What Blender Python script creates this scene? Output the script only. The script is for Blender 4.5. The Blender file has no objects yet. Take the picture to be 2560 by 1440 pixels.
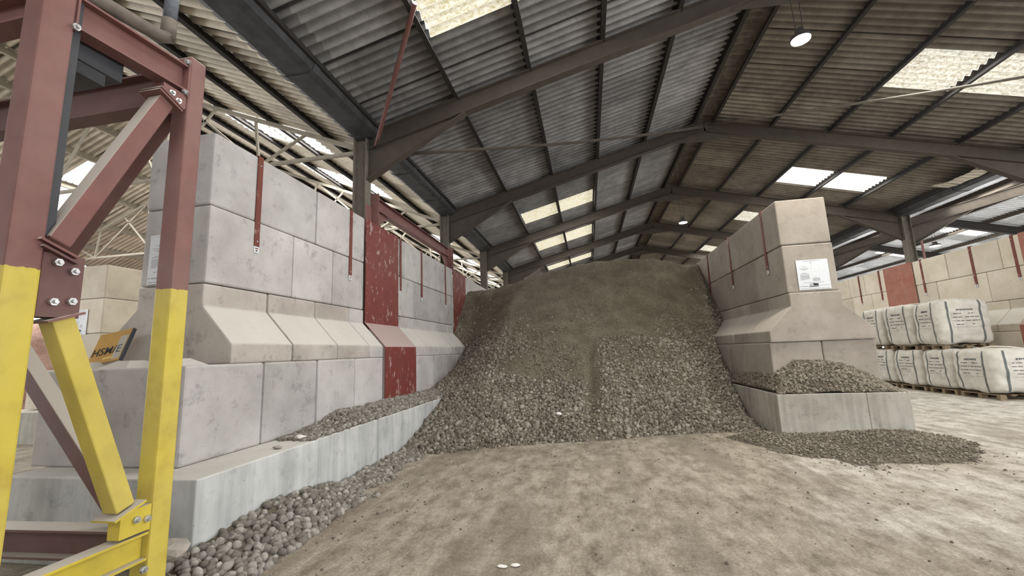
import bpy, math, random
import numpy as np
from mathutils import Vector, Matrix, noise
sc = bpy.context.scene
COL = sc.collection
random.seed(7); RNG = np.random.default_rng(11)
H = 1.49                       # camera height; all heights below are metres above the floor

# ------------------------------------------------------------------ camera
def camera():
    yaw, pitch, roll = -0.17524956, 0.15272827, -0.04011694
    cy, sy, cp, sp, cr, sr = math.cos(yaw), math.sin(yaw), math.cos(pitch), math.sin(pitch), math.cos(roll), math.sin(roll)
    f = Vector((sy*cp, cy*cp, sp)); r0 = Vector((cy, -sy, 0)); u0 = r0.cross(f)
    r = r0*cr + u0*sr; u = -r0*sr + u0*cr
    cam = bpy.data.cameras.new('camera'); cam.sensor_width = 36; cam.lens = 1036.45/2560*36
    cam.clip_start = .05; cam.clip_end = 300
    o = bpy.data.objects.new('camera', cam); COL.objects.link(o)
    o.matrix_world = Matrix(((r.x, u.x, -f.x, 0), (r.y, u.y, -f.y, 0), (r.z, u.z, -f.z, H), (0, 0, 0, 1)))
    sc.camera = o
camera()

# ------------------------------------------------------------------ world, exposure
w = bpy.data.worlds.new('daylight'); sc.world = w; w.use_nodes = True
bg = w.node_tree.nodes['Background']; bg.inputs[0].default_value = (.93, .96, 1, 1); bg.inputs[1].default_value = 7.0
sc.view_settings.view_transform = 'Standard'; sc.view_settings.look = 'None'
sc.view_settings.gamma = 1; sc.view_settings.use_curve_mapping = False
sc.view_settings.exposure = 0.0
SKY_E = 2.0; DAY = 40.0                    # roof light brightness
sc.cycles.max_bounces = 8; sc.cycles.diffuse_bounces = 5

# ------------------------------------------------------------------ materials
def ramp(nt, fac, stops):
    n = nt.nodes.new('ShaderNodeValToRGB'); e = n.color_ramp.elements
    while len(e) < len(stops): e.new(.5)
    for k, (p, c) in enumerate(stops):
        e[k].position = p; e[k].color = (c[0], c[1], c[2], 1) if not isinstance(c, (int, float)) else (c, c, c, 1)
    nt.links.new(fac, n.inputs[0]); return n.outputs[0]
def nz(nt, vec, scale, detail=6, rough=.6):
    n = nt.nodes.new('ShaderNodeTexNoise'); n.inputs['Scale'].default_value = scale
    n.inputs['Detail'].default_value = detail; n.inputs['Roughness'].default_value = rough
    nt.links.new(vec, n.inputs['Vector']); return n.outputs['Fac']
def mixc(nt, fac, a, b, mode='MIX'):
    n = nt.nodes.new('ShaderNodeMix'); n.data_type = 'RGBA'; n.blend_type = mode
    for s, v in ((n.inputs[0], fac), (n.inputs[6], a), (n.inputs[7], b)):
        if isinstance(v, (int, float)): s.default_value = v
        elif isinstance(v, tuple): s.default_value = (v[0], v[1], v[2], 1)
        else: nt.links.new(v, s)
    return n.outputs[2]
def mth(nt, op, a, b=None, c=None):
    n = nt.nodes.new('ShaderNodeMath'); n.operation = op
    for k, v in enumerate((a, b, c)):
        if v is None: continue
        if isinstance(v, (int, float)): n.inputs[k].default_value = v
        else: nt.links.new(v, n.inputs[k])
    return n.outputs[0]
def base(name, rough=.85, metallic=0):
    m = bpy.data.materials.new(name); m.use_nodes = True; nt = m.node_tree
    b = nt.nodes['Principled BSDF']; b.inputs['Roughness'].default_value = rough; b.inputs['Metallic'].default_value = metallic
    b.inputs['Specular IOR Level'].default_value = .25
    g = nt.nodes.new('ShaderNodeNewGeometry')
    return m, nt, b, g
def scaled(nt, vec, s):
    n = nt.nodes.new('ShaderNodeMapping'); n.inputs['Scale'].default_value = s; nt.links.new(vec, n.inputs[0]); return n.outputs[0]
def bump(nt, b, h, strength, dist=.01):
    n = nt.nodes.new('ShaderNodeBump'); n.inputs['Strength'].default_value = strength; n.inputs['Distance'].default_value = dist
    nt.links.new(h, n.inputs['Height']); nt.links.new(n.outputs[0], b.inputs['Normal'])
def concrete(name, c0, c1, c2, stain=.25, streak=0, tone=.12, ledge=(.62, .595, .54)):
    """cast concrete: cloudy tone, darker blotches, fine pits, tone of its own per block"""
    m, nt, b, g = base(name, .9); P = g.outputs['Position']
    oi = nt.nodes.new('ShaderNodeObjectInfo')
    c = ramp(nt, nz(nt, P, 1.7, 5), [(.3, c0), (.52, c1), (.72, c2)])
    st = ramp(nt, nz(nt, P, 5.5, 7, .72), [(.32, 1 - stain), (.45, 1.0)])
    c = mixc(nt, 1.0, c, st, 'MULTIPLY')
    if streak:
        sv = nz(nt, scaled(nt, P, (9, 9, .8)), 1.0, 4)
        c = mixc(nt, 1.0, c, ramp(nt, sv, [(.35, 1 - streak), (.6, 1.0)]), 'MULTIPLY')
    rt = mth(nt, 'MULTIPLY_ADD', oi.outputs['Random'], tone*2, 1 - tone)
    cr = nt.nodes.new('ShaderNodeCombineColor')
    for k in range(3): nt.links.new(rt, cr.inputs[k])
    c = mixc(nt, 1.0, c, cr.outputs[0], 'MULTIPLY')
    sn = nt.nodes.new('ShaderNodeSeparateXYZ'); nt.links.new(g.outputs['Normal'], sn.inputs[0])
    c = mixc(nt, ramp(nt, sn.outputs[2], [(.3, 0.0), (.7, .75)]), c, ledge)   # pale dust settled on ledges
    pit = ramp(nt, nz(nt, P, 48, 2), [(.24, .62), (.33, 1.0)])
    c = mixc(nt, 1.0, c, pit, 'MULTIPLY')
    nt.links.new(c, b.inputs['Base Color'])
    bump(nt, b, mth(nt, 'ADD', nz(nt, P, 14, 8, .7), pit), .25, .012)
    return m
def painted(name, col, dust=(.42, .38, .33), dustamt=1.0, wear=None, rough=.55, yellow_below=None, film=.18):
    """painted steel with dust settled on faces that look up"""
    m, nt, b, g = base(name, rough); P = g.outputs['Position']
    c = ramp(nt, nz(nt, P, 6, 6), [(.3, tuple(x*.82 for x in col)), (.7, tuple(min(1, x*1.12) for x in col))])
    if yellow_below is not None:
        sp = nt.nodes.new('ShaderNodeSeparateXYZ'); nt.links.new(P, sp.inputs[0])
        edge = mth(nt, 'MULTIPLY_ADD', nz(nt, P, 30, 2), .03, yellow_below - .015)
        yel = ramp(nt, nz(nt, P, 7, 6), [(.25, (.46, .33, .015)), (.5, (.58, .46, .035)), (.75, (.64, .50, .045))])
        c = mixc(nt, mth(nt, 'LESS_THAN', sp.outputs[2], edge), c, yel)
    if wear:
        wf = ramp(nt, nz(nt, scaled(nt, P, (1, 1, .6)), 9, 7, .7), [(.57, 0.0), (.66, wear[1])])
        c = mixc(nt, wf, c, wear[0])
    sn = nt.nodes.new('ShaderNodeSeparateXYZ'); nt.links.new(g.outputs['Normal'], sn.inputs[0])
    up = ramp(nt, sn.outputs[2], [(.22, 0.0), (.42, dustamt)])
    c = mixc(nt, up, c, dust)
    c = mixc(nt, mth(nt, 'MULTIPLY', ramp(nt, nz(nt, P, 2.2, 5), [(.30, .35), (.75, 1.0)]), film), c, dust)
    nt.links.new(c, b.inputs['Base Color']); bump(nt, b, nz(nt, P, 60, 3), .06, .004)
    return m
def plain(name, c0, c1=None, scale=8, rough=.8, metallic=0, b_=.1, bs=40):
    m, nt, b, g = base(name, rough, metallic); P = g.outputs['Position']
    c1 = c1 or tuple(x*.8 for x in c0)
    nt.links.new(ramp(nt, nz(nt, P, scale, 6), [(.3, c1), (.7, c0)]), b.inputs['Base Color'])
    if b_: bump(nt, b, nz(nt, P, bs, 4), b_, .006)
    return m
def sheet(name, c0, c1, lap_y=1.06, x_rows=1.4, x0=0, dots=0):
    """fibre cement roof sheets: each sheet has its own tone, soot, lichen and painted corrugation shading"""
    m, nt, b, g = base(name, .9); P = g.outputs['Position']
    sp = nt.nodes.new('ShaderNodeSeparateXYZ'); nt.links.new(P, sp.inputs[0])
    cy = mth(nt, 'FLOOR', mth(nt, 'DIVIDE', sp.outputs[1], lap_y)); cx = mth(nt, 'FLOOR', mth(nt, 'DIVIDE', mth(nt, 'SUBTRACT', sp.outputs[0], x0), x_rows))
    cv = nt.nodes.new('ShaderNodeCombineXYZ'); nt.links.new(cx, cv.inputs[0]); nt.links.new(cy, cv.inputs[1])
    wn = nt.nodes.new('ShaderNodeTexWhiteNoise'); wn.noise_dimensions = '2D'; nt.links.new(cv.outputs[0], wn.inputs['Vector'])
    c = ramp(nt, nz(nt, P, 2.5, 7, .7), [(.3, c0), (.7, c1)])
    t = mth(nt, 'MULTIPLY_ADD', wn.outputs['Value'], .45, .76)
    cr = nt.nodes.new('ShaderNodeCombineColor')
    for k in range(3): nt.links.new(t, cr.inputs[k])
    c = mixc(nt, 1.0, c, cr.outputs[0], 'MULTIPLY')
    fy = mth(nt, 'FRACT', mth(nt, 'DIVIDE', sp.outputs[1], lap_y))
    lap = ramp(nt, fy, [(0.0, .25), (.035, .3), (.05, 1.0)])
    c = mixc(nt, 1.0, c, lap, 'MULTIPLY')
    if dots:
        c = mixc(nt, ramp(nt, nz(nt, P, 22, 3, .8), [(.69, 0.0), (.74, dots)]), c, (.45, .45, .42))
    vl = mth(nt, 'COSINE', mth(nt, 'MULTIPLY', sp.outputs[1], 2*math.pi/.177))        # corrugation shading painted into the colour, darker in the hollows
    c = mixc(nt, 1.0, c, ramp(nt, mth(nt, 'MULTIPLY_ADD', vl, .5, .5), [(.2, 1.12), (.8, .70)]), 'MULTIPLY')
    nt.links.new(c, b.inputs['Base Color']); bump(nt, b, nz(nt, P, 25, 5), .2, .01)
    return m
def rooflight(name, dirt, strength, yel):
    m, nt, b, g = base(name, .6); P = g.outputs['Position']
    d = ramp(nt, nz(nt, scaled(nt, P, (1.0, 1.8, 1)), 16, 8, .8), [(.44, (1, .96, .84)), (.58, yel)])
    c = mixc(nt, dirt, (1, .99, .96), d)
    sp = nt.nodes.new('ShaderNodeSeparateXYZ'); nt.links.new(P, sp.inputs[0])
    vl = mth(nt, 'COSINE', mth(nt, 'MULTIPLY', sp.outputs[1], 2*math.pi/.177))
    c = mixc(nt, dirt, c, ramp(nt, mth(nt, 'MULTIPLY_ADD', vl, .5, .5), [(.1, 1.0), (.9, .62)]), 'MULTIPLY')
    b.inputs['Base Color'].default_value = (.6, .58, .5, 1)
    nt.links.new(c, b.inputs['Emission Color']); b.inputs['Emission Strength'].default_value = strength
    return m
def gravel_mat(name, c0, c1, c2, island=True):
    m, nt, b, g = base(name, .95); P = g.outputs['Position']
    if island: f = g.outputs['Random Per Island']
    else:
        oi = nt.nodes.new('ShaderNodeObjectInfo'); f = oi.outputs['Random']
    c = ramp(nt, f, [(0, c0), (.6, c1), (1, c2)])
    c = mixc(nt, 1.0, c, ramp(nt, nz(nt, P, 40, 4), [(.3, .72), (.6, 1.0)]), 'MULTIPLY')
    c = mixc(nt, 1.0, c, ramp(nt, nz(nt, P, .8, 4), [(.35, .86), (.65, 1.06)]), 'MULTIPLY')
    nt.links.new(c, b.inputs['Base Color']); bump(nt, b, nz(nt, P, 90, 4), .2, .006)
    return m
def fines_mat(name, c0, c1, c2):
    """crushed fines between the stones"""
    m, nt, b, g = base(name, .97); P = g.outputs['Position']
    c = ramp(nt, nz(nt, P, 2.2, 6, .65), [(.3, c0), (.5, c1), (.72, c2)])
    v = nt.nodes.new('ShaderNodeTexVoronoi'); v.inputs['Scale'].default_value = 34; nt.links.new(P, v.inputs['Vector'])
    c = mixc(nt, 1.0, c, ramp(nt, v.outputs['Distance'], [(.15, 1.12), (.75, .72)]), 'MULTIPLY')
    c = mixc(nt, 1.0, c, ramp(nt, nz(nt, P, 60, 4, .8), [(.3, .75), (.65, 1.15)]), 'MULTIPLY')
    nt.links.new(c, b.inputs['Base Color'])
    h = mth(nt, 'ADD', mth(nt, 'MULTIPLY', v.outputs['Distance'], -1.0), nz(nt, P, 50, 6, .8))
    bump(nt, b, h, .7, .03)
    return m
def floor_mat():
    m, nt, b, g = base('dusty concrete floor', .92); P = g.outputs['Position']
    sp = nt.nodes.new('ShaderNodeSeparateXYZ'); nt.links.new(P, sp.inputs[0])
    n1 = nz(nt, P, .55, 6, .6); n2 = nz(nt, scaled(nt, P, (1.6, .8, 1)), 3.2, 8, .75); n3 = nz(nt, P, 45, 4, .8)
    dust = ramp(nt, n2, [(.36, (.20, .168, .125)), (.48, (.335, .288, .226)), (.62, (.48, .425, .35))])
    bare = ramp(nt, n2, [(.38, (.33, .292, .24)), (.5, (.56, .52, .455)), (.62, (.74, .71, .655))])
    # swept bare concrete towards the right aisle, loose dust towards the heap
    side = mth(nt, 'ADD', mth(nt, 'MULTIPLY', mth(nt, 'SUBTRACT', sp.outputs[0], mth(nt, 'MULTIPLY', sp.outputs[1], .35)), .22), mth(nt, 'MULTIPLY_ADD', n1, 2.2, -.95))
    c = mixc(nt, ramp(nt, side, [(.25, 0.0), (.75, 1.0)]), dust, bare)
    # tyre lanes running down the bay, pressed darker and browner
    wv = nz(nt, scaled(nt, P, (1.5, .22, 1)), 1.0, 5, .6)
    c = mixc(nt, ramp(nt, wv, [(.50, 0.0), (.62, .55)]), c, (.24, .20, .155))
    tr = nt.nodes.new('ShaderNodeTexWave'); tr.bands_direction = 'Y'; tr.inputs['Scale'].default_value = 3.4; tr.inputs['Distortion'].default_value = 5; tr.inputs['Detail'].default_value = 3
    nt.links.new(P, tr.inputs['Vector'])
    c = mixc(nt, mth(nt, 'MULTIPLY', ramp(nt, wv, [(.5, 0.0), (.6, 1.0)]), mth(nt, 'MULTIPLY', tr.outputs['Fac'], .22)), c, (.2, .17, .13))
    c = mixc(nt, 1.0, c, ramp(nt, n3, [(.3, .62), (.6, 1.10)]), 'MULTIPLY')
    c = mixc(nt, ramp(nt, nz(nt, P, 17, 3, .9), [(.66, 0.0), (.73, .6)]), c, (.2, .175, .14))
    nt.links.new(c, b.inputs['Base Color'])
    h = mth(nt, 'ADD', mth(nt, 'MULTIPLY', n2, 1.6), mth(nt, 'MULTIPLY', n3, .7)); h = mth(nt, 'ADD', h, mth(nt, 'MULTIPLY', tr.outputs['Fac'], .25))
    bump(nt, b, h, .6, .03)
    return m

M = dict(
    block=concrete('pale cast concrete', (.355, .336, .322), (.44, .42, .405), (.52, .502, .488), .3, tone=.15, ledge=(.60, .575, .52)),
    tan=concrete('tan cast concrete', (.245, .215, .18), (.30, .265, .226), (.35, .315, .275), .22, ledge=(.44, .40, .35)),
    splay=concrete('pinkish cast concrete', (.325, .29, .258), (.40, .36, .322), (.48, .44, .40), .3),
    cream=concrete('cream cast concrete', (.50, .44, .35), (.58, .52, .42), (.64, .58, .49), .12),
    plinth=concrete('grey poured concrete', (.42, .43, .42), (.52, .53, .52), (.60, .61, .60), .25, .22, .05),
    plinth2=concrete('weathered poured concrete', (.34, .32, .27), (.43, .41, .35), (.50, .48, .42), .25, .25, .05),
    red=painted('dark red paint', (.155, .046, .042), dust=(.50, .455, .40), film=.17),
    redy=painted('dark red and yellow paint', (.165, .050, .046), yellow_below=.487 + H, dust=(.36, .31, .27), film=.30),
    yellow=painted('yellow paint', (.55, .43, .04), dustamt=.55, film=.28),
    yellowb=painted('yellow paint under dust', (.60, .46, .02), dustamt=1),
    maroon=painted('brown red paint', (.11, .038, .036), dustamt=1),
    plate=painted('scuffed red steel plate', (.165, .030, .024), dust=(.40, .31, .28), wear=((.50, .40, .38), .8), film=.07),
    plate2=painted('orange red steel plate', (.30, .085, .05), dust=(.42, .30, .25), wear=((.50, .30, .24), .5), film=.42),
    strap=painted('red strap steel', (.15, .035, .024), wear=((.5, .42, .4), .5), film=.06),
    dsteel=painted('sooty dark steel', (.034, .031, .030), dust=(.12, .105, .09), dustamt=.8, rough=.8, film=.08),
    rafter=painted('dusty brown steel', (.070, .058, .047), dust=(.20, .172, .142), dustamt=.9, rough=.85, film=.12),
    column=painted('dusty weathered steel', (.15, .135, .108), dust=(.28, .25, .21), dustamt=.9, rough=.9, wear=((.30, .27, .22), .5)),
    truss=painted('pale dusty truss steel', (.36, .33, .27), dust=(.50, .46, .40), rough=.9),
    gutter=plain('sooty gutter', (.075, .076, .08), (.035, .035, .037), 5, .6),
    greyp=painted('grey blue paint', (.050, .052, .060), dust=(.10, .095, .09), dustamt=.5),
    pipe=plain('brown dusty pipe', (.20, .165, .135), (.10, .08, .07), 9, .7),
    pipe2=plain('grey scuffed pipe', (.22, .24, .27), (.05, .052, .06), 7, .5),
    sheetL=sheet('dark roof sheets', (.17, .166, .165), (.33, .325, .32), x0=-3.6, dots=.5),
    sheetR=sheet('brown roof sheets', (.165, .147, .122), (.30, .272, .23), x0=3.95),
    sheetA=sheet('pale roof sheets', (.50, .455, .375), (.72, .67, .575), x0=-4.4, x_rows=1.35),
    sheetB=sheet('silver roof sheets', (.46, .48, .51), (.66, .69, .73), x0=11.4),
    ridge=plain('ridge sheets', (.26, .225, .185), (.12, .105, .09), 6, .9),
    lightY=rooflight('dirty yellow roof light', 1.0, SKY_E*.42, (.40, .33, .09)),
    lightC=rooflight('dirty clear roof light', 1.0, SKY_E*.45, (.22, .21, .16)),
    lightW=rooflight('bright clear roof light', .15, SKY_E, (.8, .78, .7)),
    cladding=plain('dark wall cladding', (.05, .05, .052), (.03, .03, .03), 3),
    steelbolt=plain('zinc bolt', (.62, .62, .62), (.45, .45, .45), 30, .35, .8),
    white=plain('white board', (.66, .68, .70), (.60, .62, .64), 4, .5, 0, 0),
    ink=plain('black print', (.02, .02, .022), (.015, .015, .015), 5, .6, 0, 0),
    greyink=plain('grey print', (.38, .39, .40), (.33, .33, .34), 5, .6, 0, 0),
    faintink=plain('faint grey print', (.62, .63, .64), (.58, .58, .6), 5, .6, 0, 0),
    bagprint=plain('faded bag print', (.14, .145, .15), (.09, .095, .1), 40, .8, 0, 0),
    bag=plain('woven white bag', (.60, .575, .515), (.47, .445, .385), 7, .8, 0, .35, 30),
    webbing=plain('green grey webbing', (.15, .165, .16), (.09, .10, .098), 20, .8),
    wood=plain('pallet wood', (.26, .20, .13), (.16, .115, .07), 12, .85),
    orange=plain('ochre board', (.56, .33, .085), (.46, .27, .08), 6, .35, 0, 0),
    silver=plain('grey reflective strip', (.50, .46, .40), (.42, .38, .33), 9, .4, 0, 0),
    foil=plain('gold foil scuff', (.80, .62, .22), (.62, .42, .10), 40, .3, 0, .3),
    stone=gravel_mat('gravel stones', (.125, .109, .084), (.225, .20, .16), (.37, .34, .285)),
    stoneg=gravel_mat('grey gravel stones', (.16, .142, .118), (.25, .228, .195), (.39, .365, .325)),
    stonei=gravel_mat('grey gravel stone', (.16, .144, .122), (.26, .24, .21), (.42, .395, .355), False),
    stoned=gravel_mat('dark gravel stones', (.14, .12, .09), (.225, .196, .154), (.34, .305, .25)),
    stonep=gravel_mat('pink gravel stones', (.45, .24, .17), (.58, .36, .27), (.70, .52, .42)),
    fines=fines_mat('gravel fines', (.145, .122, .085), (.195, .168, .122), (.26, .23, .172)),
    finesd=fines_mat('dark gravel fines', (.125, .106, .078), (.185, .158, .12), (.26, .228, .178)),
    finesp=fines_mat('pink gravel fines', (.26, .145, .105), (.35, .21, .155), (.44, .31, .25)),
    chalk=plain('white lump', (.85, .84, .80), (.7, .69, .66), 20, .9),
    rubble=plain('broken concrete', (.42, .38, .34), (.30, .27, .24), 14, .95, 0, .6, 25),
    floor=floor_mat(),
    wallm=plain('blockwork', (.30, .28, .25), (.22, .20, .18), 3, .9),
)
def lamp_mat(s):
    m, nt, b, g = base('lamp diffuser'); b.inputs['Base Color'].default_value = (.9, .9, .88, 1)
    b.inputs['Emission Color'].default_value = (1, .95, .86, 1); b.inputs['Emission Strength'].default_value = s; return m
M['lamp'] = lamp_mat(60); M['lamp_dim'] = lamp_mat(6)

# ------------------------------------------------------------------ mesh building
class MB:
    def __init__(s): s.v = []; s.f = []
    def add(s, vs, fs):
        n = len(s.v); s.v += [tuple(v) for v in vs]; s.f += [tuple(i + n for i in f) for f in fs]
    def box(s, x0, x1, y0, y1, z0, z1):
        s.add([(x, y, z) for z in (z0, z1) for y in (y0, y1) for x in (x0, x1)],
              [(0, 2, 3, 1), (4, 5, 7, 6), (0, 1, 5, 4), (2, 6, 7, 3), (0, 4, 6, 2), (1, 3, 7, 5)])
    def extr(s, p, q, poly, up=(0, 0, 1), shear=None):
        """a 2D outline (side, up) swept from p to q"""
        p = Vector(p); q = Vector(q); d = (q - p).normalized(); up = Vector(up)
        if abs(d.dot(up)) > .98: up = Vector((1, 0, 0))
        sd = d.cross(up).normalized(); u = sd.cross(d)
        n = len(poly); vs = []
        for c in (p, q): vs += [c + sd*a + u*b for a, b in poly]
        s.add(vs, [tuple(range(n))[::-1], tuple(range(n, 2*n))] + [(k, (k + 1) % n, n + (k + 1) % n, n + k) for k in range(n)])
    def bar(s, p, q, a, b, up=(0, 0, 1)): s.extr(p, q, [(-a/2, -b/2), (a/2, -b/2), (a/2, b/2), (-a/2, b/2)], up)
    def ibeam(s, p, q, wd, ht, tf=.015, tw=.01, up=(0, 0, 1)):
        a, b, t = wd/2, ht/2, tw/2
        s.extr(p, q, [(-a, -b), (a, -b), (a, -b + tf), (t, -b + tf), (t, b - tf), (a, b - tf), (a, b), (-a, b), (-a, b - tf), (-t, b - tf), (-t, -b + tf), (-a, -b + tf)], up)
    def angle(s, p, q, wd, t=.012, up=(0, 0, 1)):
        s.extr(p, q, [(0, 0), (wd, 0), (wd, t), (t, t), (t, wd), (0, wd)], up)
    def tube(s, pts, r, n=12):
        pts = [Vector(p) for p in pts]; rings = []
        for i, p in enumerate(pts):
            d = (pts[min(i + 1, len(pts) - 1)] - pts[max(i - 1, 0)]).normalized()
            up = Vector((0, 0, 1)) if abs(d.z) < .9 else Vector((1, 0, 0))
            a = d.cross(up).normalized(); b = a.cross(d)
            rr = r[i] if isinstance(r, (list, tuple)) else r
            rings.append([p + a*math.cos(2*math.pi*k/n)*rr + b*math.sin(2*math.pi*k/n)*rr for k in range(n)])
        vs = [v for rg in rings for v in rg]; fs = [tuple(range(n))[::-1], tuple(range((len(rings) - 1)*n, len(rings)*n))]
        for i in range(len(rings) - 1):
            fs += [(i*n + k, i*n + (k + 1) % n, (i + 1)*n + (k + 1) % n, (i + 1)*n + k) for k in range(n)]
        s.add(vs, fs)
    def hexbolt(s, c, axis, r=.02, h=.016): 
        c = Vector(c); a = Vector(axis).normalized(); s.tube([c, c + a*h, c + a*h*1.02, c + a*h*1.9], [r, r, r*.55, r*.5], 6)
    def build(s, name, mat, parent=None, origin=None, bevel=0, seg=2, smooth=False):
        me = bpy.data.meshes.new(name)
        o0 = Vector(parent.location) if parent else Vector((0, 0, 0))
        if parent and parent.parent: o0 = o0 + Vector(parent.parent.location)
        if parent is None:
            a = np.array(s.v); o0 = Vector(((a[:, 0].min() + a[:, 0].max())/2, (a[:, 1].min() + a[:, 1].max())/2, a[:, 2].min())) if origin is None else Vector(origin)
        me.from_pydata([(v[0] - o0.x, v[1] - o0.y, v[2] - o0.z) for v in s.v], [], s.f)
        if smooth:
            for p in me.polygons: p.use_smooth = True
        me.materials.append(mat); me.update()
        o = bpy.data.objects.new(name, me); COL.objects.link(o)
        if parent: o.parent = parent
        else: o.location = o0
        if bevel:
            md = o.modifiers.new('bevel', 'BEVEL'); md.width = bevel; md.segments = seg; md.limit_method = 'ANGLE'; md.angle_limit = .5
        return o
def tag(o, label, cat, group=None):
    o['label'] = label; o['category'] = cat
    if group: o['group'] = group
    return o
def thing(name, label, cat, loc, group=None):
    o = bpy.data.objects.new(name, None); o.location = loc; o.empty_display_size = .2; COL.objects.link(o)
    return tag(o, label, cat, group)
def struct(o): o['kind'] = 'structure'; return o
def stuff(o): o['kind'] = 'stuff'; return o
ORD = ['first', 'second', 'third', 'fourth', 'fifth', 'sixth', 'seventh', 'eighth', 'ninth', 'tenth', 'eleventh', 'twelfth']

# ------------------------------------------------------------------ setting: floor, roofs, walls
mb = MB(); mb.box(-24, 26, -9, 44, -.2, 0); struct(mb.build('floor', M['floor']))
RX, RZ, SL = 3.66, 6.30 + H, .255            # main ridge, underside of its purlins, slope
def zM(x): return RZ - SL*abs(x - RX)
LX, LS = -12.0, .41                            # left aisle roof
LZ = 4.1 + H + LS*(-4.17 - LX)
def zL(x): return LZ - LS*abs(x - LX)
BX, BS = 16.1, .25                             # right aisle roof
BZ = 4.1 + H + BS*(BX - 11.4)
def zB(x): return BZ - BS*abs(x - BX)
Y0, Y1 = -8.0, 42.0
PITCH, AMP = .177, .036
def corrugated(name, xs, zf, y0, y1, holes, mat, lift=.17, per=8):
    ny = int((y1 - y0)/PITCH*per); ys = np.linspace(y0, y1, ny + 1)
    v = []; f = []
    for i, x in enumerate(xs):
        for y in ys:
            ph = 2*math.pi*y/PITCH
            v.append((x, y, zf(x) + lift + AMP*math.cos(ph) - (.006 if (y % 1.06) > .98 else 0)))
    for i in range(len(xs) - 1):
        xm = (xs[i] + xs[i + 1])/2
        for j in range(ny):
            ym = (ys[j] + ys[j + 1])/2
            if any(a < xm < b and c < ym < d for a, b, c, d in holes): continue
            a = i*(ny + 1) + j
            f.append((a, a + 1, a + ny + 2, a + ny + 1))
    m = MB(); m.v = v; m.f = f
    return m.build(name, mat, origin=(0, 0, 0), smooth=True)
WIN = [0]
def skylight(x0, x1, zf, y0, y1, mat):
    WIN[0] += 1
    k0, k1 = round(y0/PITCH), round(y1/PITCH)
    o = corrugated('window_%d' % WIN[0], [x0, (x0 + x1)/2, x1], zf, k0*PITCH, k1*PITCH, [], mat, lift=.175)
    struct(o)
    # the daylight that comes down through this sheet
    L = bpy.data.lights.new('roof_daylight', 'AREA'); L.shape = 'RECTANGLE'; L.size = x1 - x0; L.size_y = (k1 - k0)*PITCH
    L.energy = DAY*L.size*L.size_y; L.color = (1, .985, .95)
    lo = bpy.data.objects.new('roof_daylight', L); COL.objects.link(lo)
    xm = (x0 + x1)/2; lo.location = (xm, (k0 + k1)/2*PITCH, zf(xm) + .10); lo.rotation_euler = (0, -math.atan2(zf(x1) - zf(x0), x1 - x0), 0)
    return (x0, x1, k0*PITCH, k1*PITCH)
PL = [-3.80, -2.20, -.78, .58, 1.95, 3.36]     # purlins of the main roof, left slope
PR = [3.96, 5.40, 6.80, 8.20, 9.65, 11.05]
hl = [];  hr = []
for y0, y1, mt in ((-5.0, -3.7, 'lightY'), (-.3, 1.0, 'lightY'), (4.2, 5.65, 'lightY'), (14.5, 15.75, 'lightY'), (18.85, 20.3, 'lightY'), (24.4, 25.7, 'lightY'), (29.5, 31, 'lightY')):  # rows behind the camera are unseen, added to bring in more light
    hl.append(skylight(-2.13, -.82, zM, y0, y1, M[mt])); hl.append(skylight(-.74, .52, zM, y0, y1, M[mt]))
for y0, y1, mt in ((-5.3, -4.1, 'lightC'), (-.4, .8, 'lightC'), (4.2, 5.3, 'lightC'), (8.9, 10.05, 'lightC'), (14.3, 15.6, 'lightW'), (18.7, 20, 'lightC'), (24.8, 26, 'lightC')):  # the unseen near rows here are likewise added for extra light
    hr.append(skylight(6.88, 8.15, zM, y0, y1, M[mt])); hr.append(skylight(8.25, 9.6, zM, y0, y1, M[mt]))
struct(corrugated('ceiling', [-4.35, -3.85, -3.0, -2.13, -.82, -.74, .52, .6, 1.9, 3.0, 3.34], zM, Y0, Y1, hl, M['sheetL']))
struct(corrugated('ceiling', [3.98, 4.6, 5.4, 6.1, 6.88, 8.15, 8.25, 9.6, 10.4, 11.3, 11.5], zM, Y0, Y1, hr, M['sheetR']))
def zcap(x):
    t = (x - RX)/.34; return zM(RX + .34) + .10*(1 - t*t) + .015
struct(corrugated('ceiling', [RX - .34 + .068*k for k in range(11)], zcap, Y0, Y1, [], M['ridge'], lift=.16))
ha = []; hb = []
for y0, y1 in ((7.5, 8.75), (10.5, 11.6), (16.2, 17.5), (21, 22.4), (26, 27.4), (31, 32.3)):
    ha.append(skylight(-8.2, -7.0, zL, y0, y1, M['lightW'])); ha.append(skylight(-6.95, -5.75, zL, y0, y1, M['lightW']))
for y0, y1 in ((4.8, 6.0), (9.6, 10.75), (16.5, 17.6), (22, 23.2)):
    hb.append(skylight(-17.3, -15.95, zL, y0, y1, M['lightW'])); hb.append(skylight(-15.9, -14.6, zL, y0, y1, M['lightW']))
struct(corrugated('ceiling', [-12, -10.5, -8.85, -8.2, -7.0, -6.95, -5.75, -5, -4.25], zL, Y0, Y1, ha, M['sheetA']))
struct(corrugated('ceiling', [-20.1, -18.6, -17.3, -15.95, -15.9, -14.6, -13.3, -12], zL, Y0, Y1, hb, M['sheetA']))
hc = []
for y0, y1 in ((8, 9.4), (16, 17.2), (22.4, 23.6), (27, 28.3)):
    hc.append(skylight(12.9, 14.2, zB, y0, y1, M['lightW'])); hc.append(skylight(14.25, 15.5, zB, y0, y1, M['lightW'])); hc.append(skylight(17.5, 19, zB, y0, y1, M['lightW']))
struct(corrugated('ceiling', [11.5, 12.2, 12.9, 14.2, 14.25, 15.5, 16.1, 17.5, 19, 20.2, 21], zB, Y0, Y1, hc, M['sheetB']))
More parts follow.
